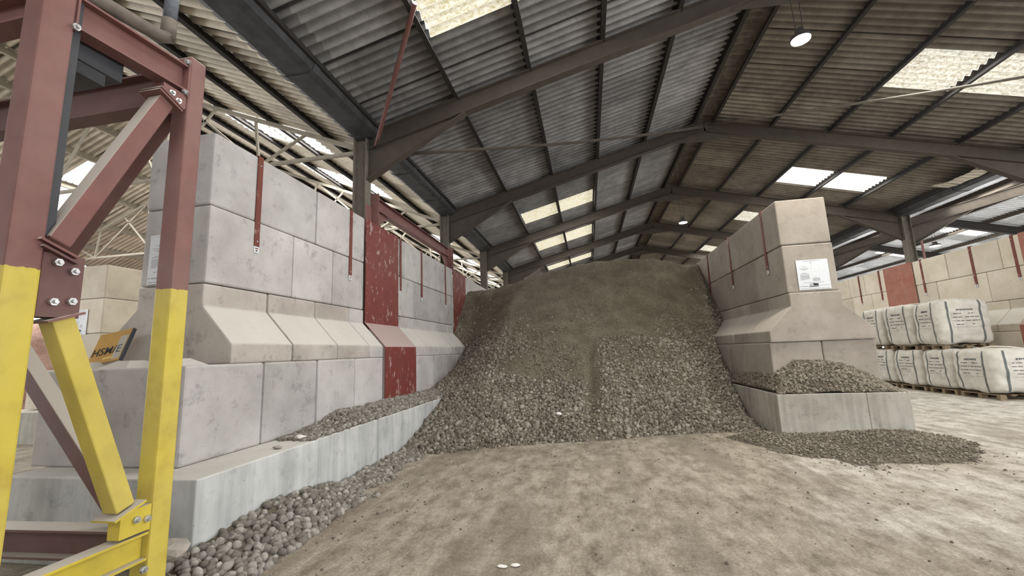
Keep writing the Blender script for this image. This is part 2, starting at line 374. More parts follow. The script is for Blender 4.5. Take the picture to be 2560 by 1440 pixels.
# walls round the shed (added light block behind the camera, far end, outer sides)
def gable(name, y, x0, x1, zf, mat, n=2, t=.2, zlo=0):
    xs = [x0, (x0 + x1)/2 if zf not in (zM, zL, zB) else {zM: RX, zL: LX, zB: BX}[zf], x1]
    if not x0 < xs[1] < x1: xs = [x0, x1]
    poly = [(x0, zlo)] + [(x1, zlo)] + [(x, zf(x) + .12) for x in reversed(xs)]
    m = MB(); k = len(poly)
    m.add([(x, y, z) for x, z in poly] + [(x, y + t, z) for x, z in poly], [tuple(range(k)), tuple(range(k, 2*k))[::-1]] + [(i, k + i, k + (i + 1) % k, (i + 1) % k) for i in range(k)])
    return struct(m.build(name, mat))
gable('wall_back', Y1 - .3, -20, -4.2, zL, M['cladding']); gable('wall_back', Y1 - .3, -4.2, 11.4, zM, M['cladding']); gable('wall_back', Y1 - .3, 11.4, 21, zB, M['cladding'])
gable('wall_front_light_block', -7.5, -20, 9.0, lambda x: 6.2, M['wallm'])  # unseen, put here to hold back front light; open at the right
mb = MB(); mb.box(20.9, 21.1, Y0, Y1, 4.3, zB(21) + .1); struct(mb.build('wall_right', M['cladding']))
mb = MB(); mb.box(-20.2, -20, Y0, Y1, 4.4, zL(-20) + .1); struct(mb.build('wall_left', M['cladding']))

# ------------------------------------------------------------------ steelwork of the roofs
FY = [7.04, 11.86, 16.70, 21.54, 26.38, 31.2]
frames_near = ['nearest', 'second', 'third', 'fourth', 'fifth', 'sixth']
def column(x, y, z1, parent, mat=None, wd=.2, ht=.27, zb=0):
    m = MB(); m.ibeam((x, y, zb), (x, y, z1), wd, ht, .018, .012, up=(1, 0, 0)); return m.build('column', mat or M['column'], parent)
def haunch(m, x0, z0, x1, zf, y, depth, w=.16):
    """tapered haunch plate under a rafter, from the column to a third of the rafter"""
    a = [(x0, zf(x0) - .34), (x1, zf(x1) - .34), (x0, zf(x0) - .34 - depth)]
    vs = [(x, y - .008, z) for x, z in a] + [(x, y + .008, z) for x, z in a]
    m.add(vs, [(0, 1, 2), (5, 4, 3), (0, 3, 4, 1), (1, 4, 5, 2), (2, 5, 3, 0)])
    m.bar((x0, y, a[2][1]), (x1, y, a[1][1]), w, .018, up=(0, 0, 1))
for i, y in enumerate(FY):
    t = thing('portal_frame', f'{frames_near[i]} dusty steel portal frame spanning the main roof above the gravel bay', 'steel frame', (RX, y, 0), 'main roof portal frames')
    for x in (-4.13, 11.45):
        column(x, y, zM(x) - .03, t, zb=.65 if (i < 2 or x > 0) else 0)
        if x < 0 and i < 2:
            m = MB(); m.box(x + .142, x + .152, y - .11, y + .11, 3.3, 4.38); m.build('clamp_plate', M['red'], t)
    for sg, xe, xh in ((-1, -4.0, -2.0), (1, 11.32, 9.4)):
        m = MB(); m.ibeam((xe, y, zM(xe) - .17), (RX, y, RZ - .17), .17, .34, .018, .012); m.build('rafter', M['rafter'], t)
        m = MB(); haunch(m, xe, 0, xh, zM, y, .62); m.build('haunch', M['rafter'], t)
    m = MB(); m.add([(RX - .9, y - .01, zM(RX - .9) - .34), (RX + .9, y - .01, zM(RX + .9) - .34), (RX, y - .01, RZ - .62),
                     (RX - .9, y + .01, zM(RX - .9) - .34), (RX + .9, y + .01, zM(RX + .9) - .34), (RX, y + .01, RZ - .62), (RX, y - .01, RZ - .34), (RX, y + .01, RZ - .34)],
                    [(0, 2, 1, 6), (3, 7, 4, 5), (0, 3, 5, 2), (2, 5, 4, 1), (1, 4, 7, 6), (6, 7, 3, 0)])
    m.build('apex_plate', M['rafter'], t)
def purlin(x, zf, label, group, mat=None, side=1, ht=.165):
    m = MB(); z = zf(x)
    a, t = .078*side, .014
    m.extr((x, Y0 + .2, z), (x, Y1 - .5, z), [(0, 0), (a, 0), (a, t), (t*side, t), (t*side, ht - t), (-a + t*side, ht - t), (-a + t*side, ht), (0, ht)][::side])
    tag(m.build('roof_purlin', mat or M['dsteel'], None), label, 'roof purlin', group)
for k, x in enumerate(PL):
    lb = 'dark steel purlin along the eaves beside the valley gutter, left slope of main roof' if k == 0 else f'dark steel roof purlin, {ORD[5 - k]} down from the ridge on the left slope, main roof'
    purlin(x, zM, lb, 'main roof purlins')
for k, x in enumerate(PR):
    purlin(x, zM, f'dark steel roof purlin, {ORD[k]} down from the ridge on the right slope, main roof', 'main roof purlins', side=-1)
for k, x in enumerate((-4.98, -6.30, -7.62, -8.9, -10.2, -11.6)):
    purlin(x, zL, f'blackened roof purlin, {ORD[k]} up from the valley gutter under the pale left roof', 'left roof purlins')
for k, x in enumerate((-12.5, -13.35, -14.55, -15.92, -17.35, -18.7)):
    purlin(x, zL, f'dusty purlin, {ORD[k]} beyond the left roof ridge, seen through the red steel frame', 'left roof purlins', M['truss'], side=-1)
for k, x in enumerate((12.85, 14.22, 15.6, 16.6, 17.9, 19.3)):
    purlin(x, zB, f'purlin under the silvery right aisle roof, {ORD[k]} from the valley above the columns', 'right roof purlins', M['rafter'])
# valley gutter above the left columns, and the one above the right columns
for x, lb, nm in ((-4.06, 'sooty black valley gutter running along the tops of the left columns', 0), (11.42, 'sooty valley gutter along the tops of the right columns', 1)):
    t = thing('valley_gutter', lb, 'gutter', (x, 10, 0), 'valley gutters')
    ztop = zM(-3.9) + .14 if nm == 0 else zM(11.2) + .14
    zb = ztop - .26
    y = Y0 + .3; k = 0
    while y < 34:
        y2 = min(y + 1.83, 34)
        m = MB()
        prof = [(-.30, .22), (-.27, .06), (-.16, 0), (.16, 0), (.26, .05), (.30, .20), (.285, .20), (.245, .065), (.15, .016), (-.15, .016), (-.258, .072), (-.285, .22)]
        m.extr((x, y, zb), (x, y2 - .004, zb), prof); m.build('gutter_length', M['gutter'], t)
        m = MB(); prof2 = [(a*1.04, b - .012) for a, b in prof[:6]] + [(a*1.0, b) for a, b in prof[:6][::-1]]
        m.extr((x, y2 - .07, zb), (x, y2 + .07, zb), prof2); m.build('joint_strip', M['gutter'], t)
        y = y2; k += 1
# lattice trusses of the left roof
def truss(y, label):
    t = thing('lattice_truss', label, 'roof truss', (LX, y, 0), 'left roof trusses')
    zb = 4.0 + H
    for xe in (-4.3, -19.7):
        m = MB(); m.bar((xe, y, zL(xe) - .04), (LX, y, LZ - .04), .07, .08); m.build('top_chord', M['truss'], t)
    m = MB(); m.bar((-4.3, y, zb), (-19.7, y, zb), .07, .06); m.build('bottom_chord', M['truss'], t)
    for s in (1, -1):
        X = lambda x: x if s == 1 else 2*LX - x
        for a, za, b, zb2 in ((-6.45, zb, -6.59, None), (-6.45, zb, -5.40, None), (-6.45, zb, -8.6, None), (-9.0, zb, -8.6, None), (-9.0, zb, -10.4, None), (-11.9, zb, -10.4, None), (-9.0, zb, -7.6, None)):
            m = MB(); m.bar((X(a), y, za), (X(b), y, zL(b) - .06), .045, .045); m.build('web_member', M['truss'], t)
    m = MB(); m.bar((LX, y, zb), (LX, y, LZ - .06), .05, .05); m.build('web_member', M['truss'], t)
for k, y in enumerate(FY):
    truss(y, f'{frames_near[k]} lattice truss of thin pale steel under the left aisle roof')
# right aisle frames
for i, y in enumerate(FY[1:5]):
    t = thing('aisle_frame', f'{frames_near[i + 1] if i else "nearest visible"} steel rafter frame under the silvery right aisle roof', 'steel frame', (BX, y, 0), 'right aisle frames')
    for xe, xh in ((11.6, 13.6), (20.6, 18.8)):
        m = MB(); m.ibeam((xe, y, zB(xe) - .17), (BX, y, BZ - .17), .17, .34, .018, .012); m.build('rafter', M['rafter'] if xe < 15 else M['dsteel'], t)
        m = MB(); haunch(m, xe, 0, xh, zB, y, .6); m.build('haunch', M['rafter'], t)
    column(20.75, y, zB(20.75) - .05, t)
# red beam bolted between the first two left columns
t = thing('tie_beam', 'dark red steel beam bolted between the first two left columns above the block wall', 'steel beam', (-4.0, 9.4, 0))
m = MB(); m.ibeam((-4.0, 7.30, 4.50), (-4.0, 11.62, 4.50), .15, .26, .016, .012); m.build('beam', M['red'], t)
for y0, s in ((7.17, 1), (11.73, -1)):
    m = MB(); m.box(-4.10, -3.84, min(y0, y0 + .02*s), max(y0, y0 + .02*s), 3.85, 4.66); ep = m.build('end_plate', M['red'], t)
    m = MB(); pts = [(y0 + .02*s, 4.37), (y0 + .65*s, 4.37), (y0 + .02*s, 3.87)]
    m.add([(-4.01, a, b) for a, b in pts] + [(-3.99, a, b) for a, b in pts], [(0, 1, 2), (5, 4, 3), (0, 3, 4, 1), (1, 4, 5, 2), (2, 5, 3, 0)]); m.build('knee_plate', M['red'], t)
    for k in range(5):
        for xx in (-4.07, -3.88):
            m = MB(); m.hexbolt((xx, y0 + .02*s, 3.95 + .16*k), (0, s, 0), .02, .016); m.build('bolt', M['steelbolt'], ep)
# red tube brace from the first column up to the roof
t = thing('brace_tube', 'slim red tube brace rising from the first left column head to the roof', 'brace', (-3.85, 7.05, 0))
p = Vector((-3.82, 7.0, 4.08 + H)); q = Vector((-2.05, 4.78, zM(-2.05) - .02))
m = MB(); m.tube([p, q], .038, 14); m.build('tube', M['red'], t)
m = MB(); m.bar(p + Vector((0, 0, -.05)), p + (q - p).normalized()*.22, .012, .1); m.build('end_lug', M['dsteel'], t)
m = MB(); m.bar(q - (q - p).normalized()*.1, q + Vector((0, 0, .12)), .012, .08); m.build('end_lug', M['dsteel'], t)
# slack bracing rods under the main roof
def rod(p, q, r, label, mat, name='bracing_rod'):
    m = MB(); p = Vector(p); q = Vector(q)
    m.tube([p.lerp(q, k/8) - Vector((0, 0, .10*math.sin(math.pi*k/8))) for k in range(9)], r, 8)
    return tag(m.build(name, mat, None, smooth=True), label, 'bracing rod', 'roof bracing rods')
rod((-3.30, 7.1, 3.89 + H), (3.58, 11.8, 6.10 + H), .036, 'dusty bracing rod crossing from the first left column to the second frame apex', M['rafter'])
rod((3.80, 11.8, 6.16 + H), (11.2, 7.1, 4.1 + H), .03, 'pale bracing rod running from the second frame apex up to the top right', M['column'])
m = MB(); m.bar((14.2, 20.0, 3.85), (14.2, 20.0, zB(14.2)), .06, .06); tag(m.build('hanger_post', M['red'], None), 'thin red hanger post under the right aisle roof behind the far wall', 'post')

t = thing('loose_sheet', 'pale strip of roof sheet sagging below the right eaves purlin', 'roof sheet', (10.8, 13.2, 5.5))
m = MB(); ys_ = [12.2 + .1*k for k in range(21)]
for k, y in enumerate(ys_):
    for j in range(5):
        x = 10.6 + .11*j; m.v.append((x, y, zM(x) - .03 - .12*math.sin(math.pi*k/20)*(1 - .15*j) + .012*math.cos(9*y + j)))
nn = len(m.v)
m.v += [(a, b, c - .008) for a, b, c in m.v[:nn]]
for k in range(20):
    for j in range(4):
        a = k*5 + j; m.f.append((a, a + 1, a + 6, a + 5)); m.f.append((nn + a, nn + a + 5, nn + a + 6, nn + a + 1))
m.build('sheet', M['sheetA'], t, smooth=True)

# ------------------------------------------------------------------ pendant lamps
def lamp(x, y, z, r, top, label, mat, power):
    t = thing('pendant_lamp', label, 'lamp', (x, y, z), 'pendant lamps')
    m = MB(); m.tube([(x, y, z + .012), (x, y, z + .07), (x, y, z + .10), (x, y, z + .20)], [r, r*.98, r*.55, r*.42], 28); m.build('housing', M['dsteel'], t, smooth=False)
    m = MB(); m.tube([(x, y, z - .004), (x, y, z + .011)], [r*.94, r*.94], 28); m.build('diffuser', mat, t)
    for s in (-1, 1):
        m = MB(); m.tube([(x + s*.05, y, z + .19), (x + s*.09, y, top)], .006, 6); m.build('cable', M['dsteel'], t)
    if power:
        L = bpy.data.lights.new('lamp_glow', 'AREA'); L.shape = 'DISK'; L.size = r*1.8; L.energy = power; L.color = (1, .93, .82)
        o = bpy.data.objects.new('light', L); COL.objects.link(o); o.parent = t; o.location = (0, 0, -.012)
lamp(3.66, 6.72, 4.74 + H, .14, RZ + .17, 'bright round pendant lamp hanging from the ridge at the top right', M['lamp'], 180)
lamp(3.66, 15.4, 4.37 + H, .15, RZ + .17, 'small round pendant lamp hanging over the gravel heap crest', M['lamp_dim'], 60)
lamp(16.05, 21.9, 4.05 + H, .2, BZ + .15, 'round pendant lamp under the right aisle roof, just above the far block wall', M['lamp'], 60)

# ------------------------------------------------------------------ concrete blocks
G = .008
def finish_block(o, label, group):
    tag(o, label, 'concrete block', group); return o
def jig(): return random.uniform(-.007, .007)
def blk(x0, x1, y0, y1, z0, z1, mat, label, group, name='concrete_block', bev=.022):
    dx = jig(); m = MB(); m.box(x0 + dx, x1 + dx, y0 + G, y1 - G, z0 + (.0005 if z0 < .7 else .004), z1 - (.0005 if z1 < 1.6 else .004))
    return finish_block(m.build(name, mat, None, bevel=bev), label, group)
def wedge(xt0, xt1, xb0, xb1, y0, y1, z0, z1, mat, label, group, near=True):
    """splay block: vertical head, sloped shoulders on both sides, vertical foot"""
    zk, zs = z1 - .23, z0 + .19
    pr = [(xb0, z0 + .0005), (xb1, z0 + .0005), (xb1, zs), (xt1, zk), (xt1, z1 - .004), (xt0, z1 - .004), (xt0, zk), (xb0, zs)]
    n = len(pr); m = MB(); dx = jig()
    m.add([(x + dx, y0 + G, z) for x, z in pr] + [(x + dx, y1 - G, z) for x, z in pr],
          [tuple(range(n)), tuple(range(n, 2*n))[::-1]] + [(k, n + k, n + (k + 1) % n, (k + 1) % n) for k in range(n)])
    return finish_block(m.build('splay_block', mat, None, bevel=.018), label, group)
def lname(L): return 'long' if L > 1.25 else ('square' if L < .98 else 'medium')
def run(kind, ys, x, z0, z1, mat, row, wall, group, start=0, splay=None):
    for k in range(len(ys) - 1):
        L = ys[k + 1] - ys[k]
        if kind == 'wedge':
            wedge(x[0], x[1], splay[0], splay[1], ys[k], ys[k + 1], z0, z1, mat, f'concrete splay block, {ORD[start + k]} from near end, sloping row of the {wall}', group)
        else:
            blk(x[0], x[1], ys[k], ys[k + 1], z0, z1, mat, f'{lname(L)} concrete block, {ORD[start + k]} from near end, {row} of the {wall}', group)
# course heights
def courses(o): return [.63 + o, 1.47 + o, 2.29 + o, 3.12 + o, 3.93 + o]
# -- left bay wall
Z = courses(.015); xl = (-4.57, -3.77); xw = (-4.97, -3.40); W = 'left bay wall'
run('b', [3.04, 3.94, 4.83, 5.70, 6.56], xw, Z[0], Z[1], M['block'], 'bottom row', W, 'left wall blocks')
run('b', [7.92, 8.87, 9.70, 10.55, 11.4], xw, Z[0], Z[1], M['block'], 'bottom row', W, 'left wall blocks', 4)
run('wedge', [3.5, 4.37, 5.26, 6.12], xl, Z[1], Z[2], M['splay'], '', W, 'left wall splay blocks', splay=xw)
run('wedge', [6.12, 6.56], xl, Z[1], Z[2], M['block'], '', W, 'left wall splay blocks', 3, splay=xw)
run('wedge', [7.92, 8.54, 9.28, 10.15, 10.9, 11.4], xl, Z[1], Z[2], M['block'], '', W, 'left wall splay blocks', 4, splay=xw)
run('b', [3.5, 4.77, 5.65, 6.54], xl, Z[2], Z[3], M['block'], 'row below top', W, 'left wall blocks')
run('b', [7.86, 8.66, 10.42, 11.42], xl, Z[2], Z[3], M['block'], 'row below top', W, 'left wall blocks', 3)
run('b', [12.68, 13.7, 14.8, 16.3], xl, Z[2], Z[3], M['block'], 'row below top', W, 'left wall blocks', 6)
run('b', [3.5, 5.23, 6.54], xl, Z[3], Z[4], M['block'], 'top row', W, 'left wall blocks')
run('b', [7.86, 8.2, 9.92, 11.42], xl, Z[3], Z[4], M['block'], 'top row', W, 'left wall blocks', 2)
run('b', [12.68, 13.4, 14.2, 15.2, 16.3], xl, Z[3], Z[4], M['block'], 'top row', W, 'left wall blocks', 5)
# pyramid nibs on the exposed end of the bottom row
for k, (x, lb) in enumerate(((-3.72, 'front'), (-4.22, 'middle'), (-4.66, 'rear'))):
    m = MB(); a, b, h, y = .17, .07, .065, 3.24
    m.add([(x - a, y - a, Z[1]), (x + a, y - a, Z[1]), (x + a, y + a, Z[1]), (x - a, y + a, Z[1]), (x - b, y - b, Z[1] + h), (x + b, y - b, Z[1] + h), (x + b, y + b, Z[1] + h), (x - b, y + b, Z[1] + h)],
          [(3, 2, 1, 0), (4, 5, 6, 7), (0, 1, 5, 4), (1, 2, 6, 5), (2, 3, 7, 6), (3, 0, 4, 7)])
    nb = bpy.data.objects.get('concrete_block')   # the first block of the run owns its nibs
    o = m.build('nib', M['block'], nb)
# -- bay wall on the right of the heap
Z = courses(0.0); xr = (3.38, 4.17); xrw = (3.0, 4.57); W = 'right bay wall'
yb = [7.70, 9.0, 9.87, 10.8, 11.8]
for half, (a, b) in (('left', (3.0, 3.785)), ('right', (3.785, 4.57))):
    for k in range(4 if half == 'left' else 3):
        blk(a, b, yb[k], yb[k + 1], Z[0], Z[1], M['tan'], f'tan concrete block, {ORD[k]} from near end, {half} half of bottom row, {W}', 'right wall blocks')
run('wedge', [7.66, 8.57, 9.46, 10.21, 11.1, 12.0], xr, Z[1], Z[2], M['tan'], '', W, 'right wall splay blocks', splay=xrw)
run('b', [7.70, 8.93, 10.57, 11.5, 13.0], xr, Z[2], Z[3], M['tan'], 'row below top', W, 'right wall blocks')
run('b', [7.70, 9.38, 11.2, 13.2], xr, Z[3], Z[4], M['tan'], 'top row', W, 'right wall blocks')
for x, y in ((3.62, 8.0), (3.62, 8.9), (3.72, 10.2)):
    m = MB(); a, b, h = .16, .07, .05
    m.add([(x - a, y - a, Z[4]), (x + a, y - a, Z[4]), (x + a, y + a, Z[4]), (x - a, y + a, Z[4]), (x - b, y - b, Z[4] + h), (x + b, y - b, Z[4] + h), (x + b, y + b, Z[4] + h), (x - b, y + b, Z[4] + h)],
          [(3, 2, 1, 0), (4, 5, 6, 7), (0, 1, 5, 4), (1, 2, 6, 5), (2, 3, 7, 6), (3, 0, 4, 7)])
    best = [o for o in bpy.data.objects if o.get('group') == 'right wall blocks' and 'top row' in o['label']]
    best.sort(key=lambda o: abs(o.location.y - y)); m.build('nib', M['tan'], best[0])
# -- far right wall
Z = courses(.03); xf = (10.97, 11.77); xfw = (10.58, 12.1); W = 'far right wall'
run('b', [12.46, 13.0, 14.7, 16.02], xf, Z[3], Z[4], M['cream'], 'top row', W, 'far wall blocks')
run('b', [17.45, 18.6, 19.6, 20.6, 22.2], xf, Z[3], Z[4], M['cream'], 'top row', W, 'far wall blocks', 3)
run('b', [12.46, 13.5, 15.2, 16.02], xf, Z[2], Z[3], M['cream'], 'row below top', W, 'far wall blocks')
run('b', [17.45, 18.3, 19.5, 21, 22.2], xf, Z[2], Z[3], M['cream'], 'row below top', W, 'far wall blocks', 3)
run('wedge', [12.46, 13.05, 13.9, 14.8, 15.6, 16.3], xf, Z[1], Z[2], M['cream'], '', W, 'far wall splay blocks', splay=xfw)
run('wedge', [17.2, 18.1, 19, 20, 21], xf, Z[1], Z[2], M['cream'], '', W, 'far wall splay blocks', 5, splay=xfw)
run('b', [12.46, 13.3, 14.2, 15.2, 16.2], xfw, Z[0], Z[1], M['cream'], 'bottom row', W, 'far wall blocks')
m = MB(); m.box(10.4, 12.2, 11.0, 22, 0, .62); tag(m.build('concrete_plinth', M['plinth2'], None), 'low concrete plinth under the far right wall behind the white bags', 'plinth')
# -- bay wall in the left aisle
Z = courses(.02); xa = (-12.05, -11.2); xaw = (-12.45, -10.8); W = 'left aisle wall'
run('b', [7.85, 9.4, 11.0, 12.5], xa, Z[3], Z[4], M['cream'], 'top row', W, 'left aisle blocks')
run('b', [7.85, 8.8, 10.4, 12.0], xa, Z[2], Z[3], M['cream'], 'row below top', W, 'left aisle blocks')
run('wedge', [7.85, 8.7, 9.6, 10.5], xa, Z[1], Z[2], M['cream'], '', W, 'left aisle splay blocks', splay=xaw)
run('b', [7.4, 8.7, 9.6, 10.5], xaw, Z[0], Z[1], M['cream'], 'bottom row', W, 'left aisle blocks')
m = MB(); m.box(-12.8, -10.5, 7.0, 13, 0, .63); tag(m.build('concrete_plinth', M['plinth2'], None), 'concrete plinth under the left aisle wall beyond the yellow posts', 'plinth')
# -- plinths of the gravel bay
def plinth(x0, x1, y0, y1, z1, mat, label):
    m = MB(); m.box(x0, x1, y0 + .002, y1 - .002, 0, z1); tag(m.build('concrete_plinth', mat, None, bevel=.012), label, 'plinth', 'plinth slabs')
plinth(-4.80, -2.92, 2.77, 4.21, .645, M['plinth'], 'near end slab of the grey concrete plinth under the left bay wall')
plinth(-4.80, -2.93, 4.21, 5.52, .645, M['plinth'], 'second slab of the grey plinth under left wall, ledge gravel beginning on it')
plinth(-4.80, -2.925, 5.52, 7.03, .645, M['plinth'], 'third slab of the grey plinth, below the red panel on the left wall')
plinth(-4.80, -2.92, 7.03, 12, .645, M['plinth'], 'far slab of the left grey plinth running into the gravel heap')
def pl2(x0, x1, y0, y1, label):
    m = MB(); m.box(x0, x1, y0, y1, 0, .655); tag(m.build('concrete_plinth', M['plinth2'], None, bevel=.01), label, 'plinth', 'plinth slabs')
pl2(2.885, 4.138, 7.40, 11.8, 'left slab of the stained plinth under the wall right of the heap')
pl2(4.142, 4.72, 7.40, 11.8, 'narrow right slab of the stained plinth under the wall right of the heap')

# ------------------------------------------------------------------ steel cover panels and straps
def cover(xs, y0, y1, zt, label, mat, mat2=None, dirn=1, low=True):
    """flat plate over the column gap, folded out over the splay and down the foot"""
    t = thing('cover_panel', label, 'steel panel', (xs[0], (y0 + y1)/2, 0), 'red cover panels')
    x, xb = xs; d = .012*dirn
    zk, zs, zf = 2.29 - .21, 1.47 + .19, .66
    m = MB(); m.box(min(x, x + d), max(x, x + d), y0, y1, zk, zt); m.build('upper_plate', mat, t)
    if low:
        m = MB(); m.add([(x, y0, zk), (xb, y0, zs), (xb + d, y0, zs), (x + d, y0, zk + .006), (x, y1, zk), (xb, y1, zs), (xb + d, y1, zs), (x + d, y1, zk + .006)],
                        [(0, 1, 2, 3), (4, 7, 6, 5), (0, 4, 5, 1), (1, 5, 6, 2), (2, 6, 7, 3), (3, 7, 4, 0)]); m.build('sloping_plate', mat, t)
        m = MB(); m.box(min(xb, xb + d), max(xb, xb + d), y0, y1, zf, zs); m.build('lower_plate', mat, t)
    for y in (y0 + .05, y1 - .05):
        for k in range(4):
            m = MB(); m.hexbolt((x + d, y, zk + .18 + k*(zt - zk - .3)/3), (dirn, 0, 0), .012, .006); m.build('bolt', M['steelbolt'], t)
    return t
cover((-3.765, -3.385), 6.57, 7.85, 3.945, 'scuffed dark red steel panel folded over the left wall at the first column', M['plate'])
cover((-3.765, -3.385), 11.43, 12.66, 3.945, 'second dark red panel on the left wall, meeting the gravel heap', M['plate'], low=False)
cover((10.965, 10.575), 16.04, 17.43, 3.97, 'orange red steel panel on the far right wall beside its column', M['plate2'], dirn=-1)
cover((10.965, 10.575), 11.2, 12.44, 3.97, 'orange red panel on the far right wall at the right picture edge', M['plate2'], dirn=-1)
m = MB(); m.box(-11.19, -11.18, 9.3, 9.6, 2.9, 3.95); tag(m.build('cover_panel', M['plate'], None), 'narrow red panel on the left aisle wall behind the block end', 'steel panel', 'red cover panels')
def strap(x, y, zt, zb, dirn, label, wd=.075):
    t = thing('retaining_strap', label, 'strap', (x, y, zb), 'red retaining straps')
    a, b = sorted((x + .004*dirn, x + .016*dirn))
    m = MB(); m.box(a, b, y - wd/2, y + wd/2, zb, zt); m.build('band', M['strap'], t)
    a, b = sorted((x - .35*dirn, x + .016*dirn))
    m = MB(); m.box(a, b, y - wd/2, y + wd/2, zt, zt + .010); m.build('band', M['strap'], t)
    a, b = sorted((x + .004*dirn, x + .017*dirn))
    m = MB(); m.box(a, b, y - wd/2 + .002, y + wd/2 - .002, zb - .075, zb - .001); tg = m.build('tag', M['white'], t)
    for k, zz in enumerate((zb - .025, zb - .052)):
        m = MB(); xx = sorted((x + .0171*dirn, x + .018*dirn)); m.box(xx[0], xx[1], y - .022 + .006*k, y + .022 - .010*k, zz - .007, zz + .007); m.build('tag_print', M['ink'] if k else M['strap'], tg)
    for zz in (zb + .06, zb + 1.0):
        m = MB(); m.hexbolt((x + .016*dirn, y, zz), (dirn, 0, 0), .012, .006); m.build('bolt', M['steelbolt'], t)
for k, (y, lb) in enumerate(((4.13, 'nearest red strap hanging over the long top block of left wall, white tag below'), (6.10, 'red strap with white tag on left wall, just before the big red panel'),
                             (7.97, 'red strap on left wall, just beyond the big red panel'), (9.10, 'middle red strap of three between the two red panels, left wall'), (10.77, 'last red strap before the second red panel, left wall'))):
    strap(-3.77, y, 3.94, 2.83, 1, lb)
for k, y in enumerate((8.33, 10.22, 12.0)):
    strap(3.38, y, 3.93, 2.80, -1, f'{ORD[k]} rusty red strap from the near end on the wall right of the heap')
for k, (y, lb) in enumerate(((12.62, 'red strap at far right, next to the orange panel at the picture edge'), (13.84, 'red strap above the nearer upper white bag, far right wall'), (15.66, 'red strap just right of the orange panel, far right wall'),
                             (17.70, 'red strap just left of the orange panel, far right wall'), (18.9, 'leftmost red strap on the far right wall, near the sign block'))):
    strap(10.97, y, 3.96, 2.86, -1, lb)

# ------------------------------------------------------------------ information boards on the wall ends
def board(x0, x1, y, z0, z1, label):
    t = thing('notice_board', label, 'notice board', ((x0 + x1)/2, y, z0), 'wall end notice boards')
    m = MB(); m.box(x0, x1, y - .008, y - .001, z0, z1); m.build('panel', M['white'], t)
    W_, H_ = x1 - x0, z1 - z0
    def r(a, b, c, d, mat, nm='print'):
        mm = MB(); mm.box(x0 + a*W_, x0 + b*W_, y - .0095, y - .0078, z0 + c*H_, z0 + d*H_); return mm.build(nm, mat, t)
    r(.22, .76, .955, .967, M['greyink'], 'heading')
    r(.45, .49, .885, .925, M['greyink'], 'pointer')
    for a, b, c in ((.17, .29, .775), (.09, .38, .715), (.12, .34, .68), (.19, .27, .65), (.15, .29, .555), (.09, .37, .53)):
        r(a, b, c, c + .012, M['greyink'], 'text_line')
    for k in range(7): r(.08, .38 - .01*(k % 3) - (.18 if k == 6 else 0), .485 - .026*k, .498 - .026*k, M['greyink'], 'text_line')
    # faint plan of the bay
    for a, b, c, d in ((.45, .455, .45, .82), (.70, .705, .45, .82), (.45, .705, .815, .82), (.50, .655, .44, .447), (.52, .63, .72, .727), (.52, .63, .60, .607), (.53, .535, .54, .60), (.62, .625, .54, .60)):
        r(a, b, c, d, M['faintink'], 'plan_line')
    for k in range(4): r(.46, .69, .365 - .027*k, .382 - .027*k, M['greyink'], 'text_line')
    r(.54, .60, .40, .412, M['greyink'], 'text_line')
    r(.14, .80, .232, .244, M['greyink'], 'text_line')
    # building emblem with its name line
    e = MB(); yy = y - .0097
    pts = [(.33, .13), (.33, .185), (.46, .215), (.46, .13)]
    e.add([(x0 + a*W_, yy, z0 + b*H_) for a, b in pts], [(0, 1, 2, 3)]); e.build('emblem', M['greyink'], t)
    e = MB(); pts = [(.46, .13), (.46, .215), (.62, .19), (.62, .13)]
    e.add([(x0 + a*W_, yy, z0 + b*H_) for a, b in pts], [(0, 1, 2, 3)]); e.build('emblem', M['ink'], t)
    for k in range(6): r(.32 + .05*k, .355 + .05*k, .085, .118, M['ink'], 'emblem_letter')
    for a, b in ((.02, .07), (.10, .29)): r(a, b, .105, .13, M['greyink'], 'telephone_line')
    r(.64, .98, .125, .137, M['greyink'], 'rule_line')
    for k in range(7): r(.03 + .135*k, .145 + .135*k, .03, .045, M['greyink'], 'text_line')
board(3.565, 4.05, 7.70, .835 + H, 1.345 + H, 'white notice board on the near end of the wall right of the heap')
board(-4.46, -3.98, 3.50, .835 + H, 1.36 + H, 'white notice board on the left wall end, half hidden behind the red post')
board(-12.0, -11.62, 7.85, .80 + H, 1.40 + H, 'white notice board on the left aisle wall end, seen between the yellow steelwork')

# ------------------------------------------------------------------ orange board leaning on the left wall end
def text_mesh(txt, size, mat, name, parent, mw):
    cu = bpy.data.curves.new(name, 'FONT'); cu.body = txt; cu.size = size; cu.extrude = .0008; cu.offset = size*.004; cu.space_character = 1.06
    tmp = bpy.data.objects.new(name, cu); COL.objects.link(tmp)
    bpy.context.view_layer.update()
    me = bpy.data.meshes.new_from_object(tmp.evaluated_get(bpy.context.evaluated_depsgraph_get()))
    bpy.data.objects.remove(tmp); me.materials.clear(); me.materials.append(mat)
    me.transform(mw); o = bpy.data.objects.new(name, me); COL.objects.link(o); o.parent = parent; return o
t = thing('sign_board', 'small ochre board lettered HSM/E leaning against the left wall end', 'sign', (0, 0, 0))
t.location = (-4.565, 3.25, 1.487)
B0 = Vector((-4.565, 3.25, 1.535))
ex = Vector((.975, .03, .15)).normalized(); ez = Vector((-.30, .40, .86)); ez = (ez - ex*ez.dot(ex)).normalized(); en = ex.cross(ez)   # en faces the camera side
def onboard(u, v, d=0): return ex*u + ez*v - en*0 + (-en if en.y > 0 else en)*d
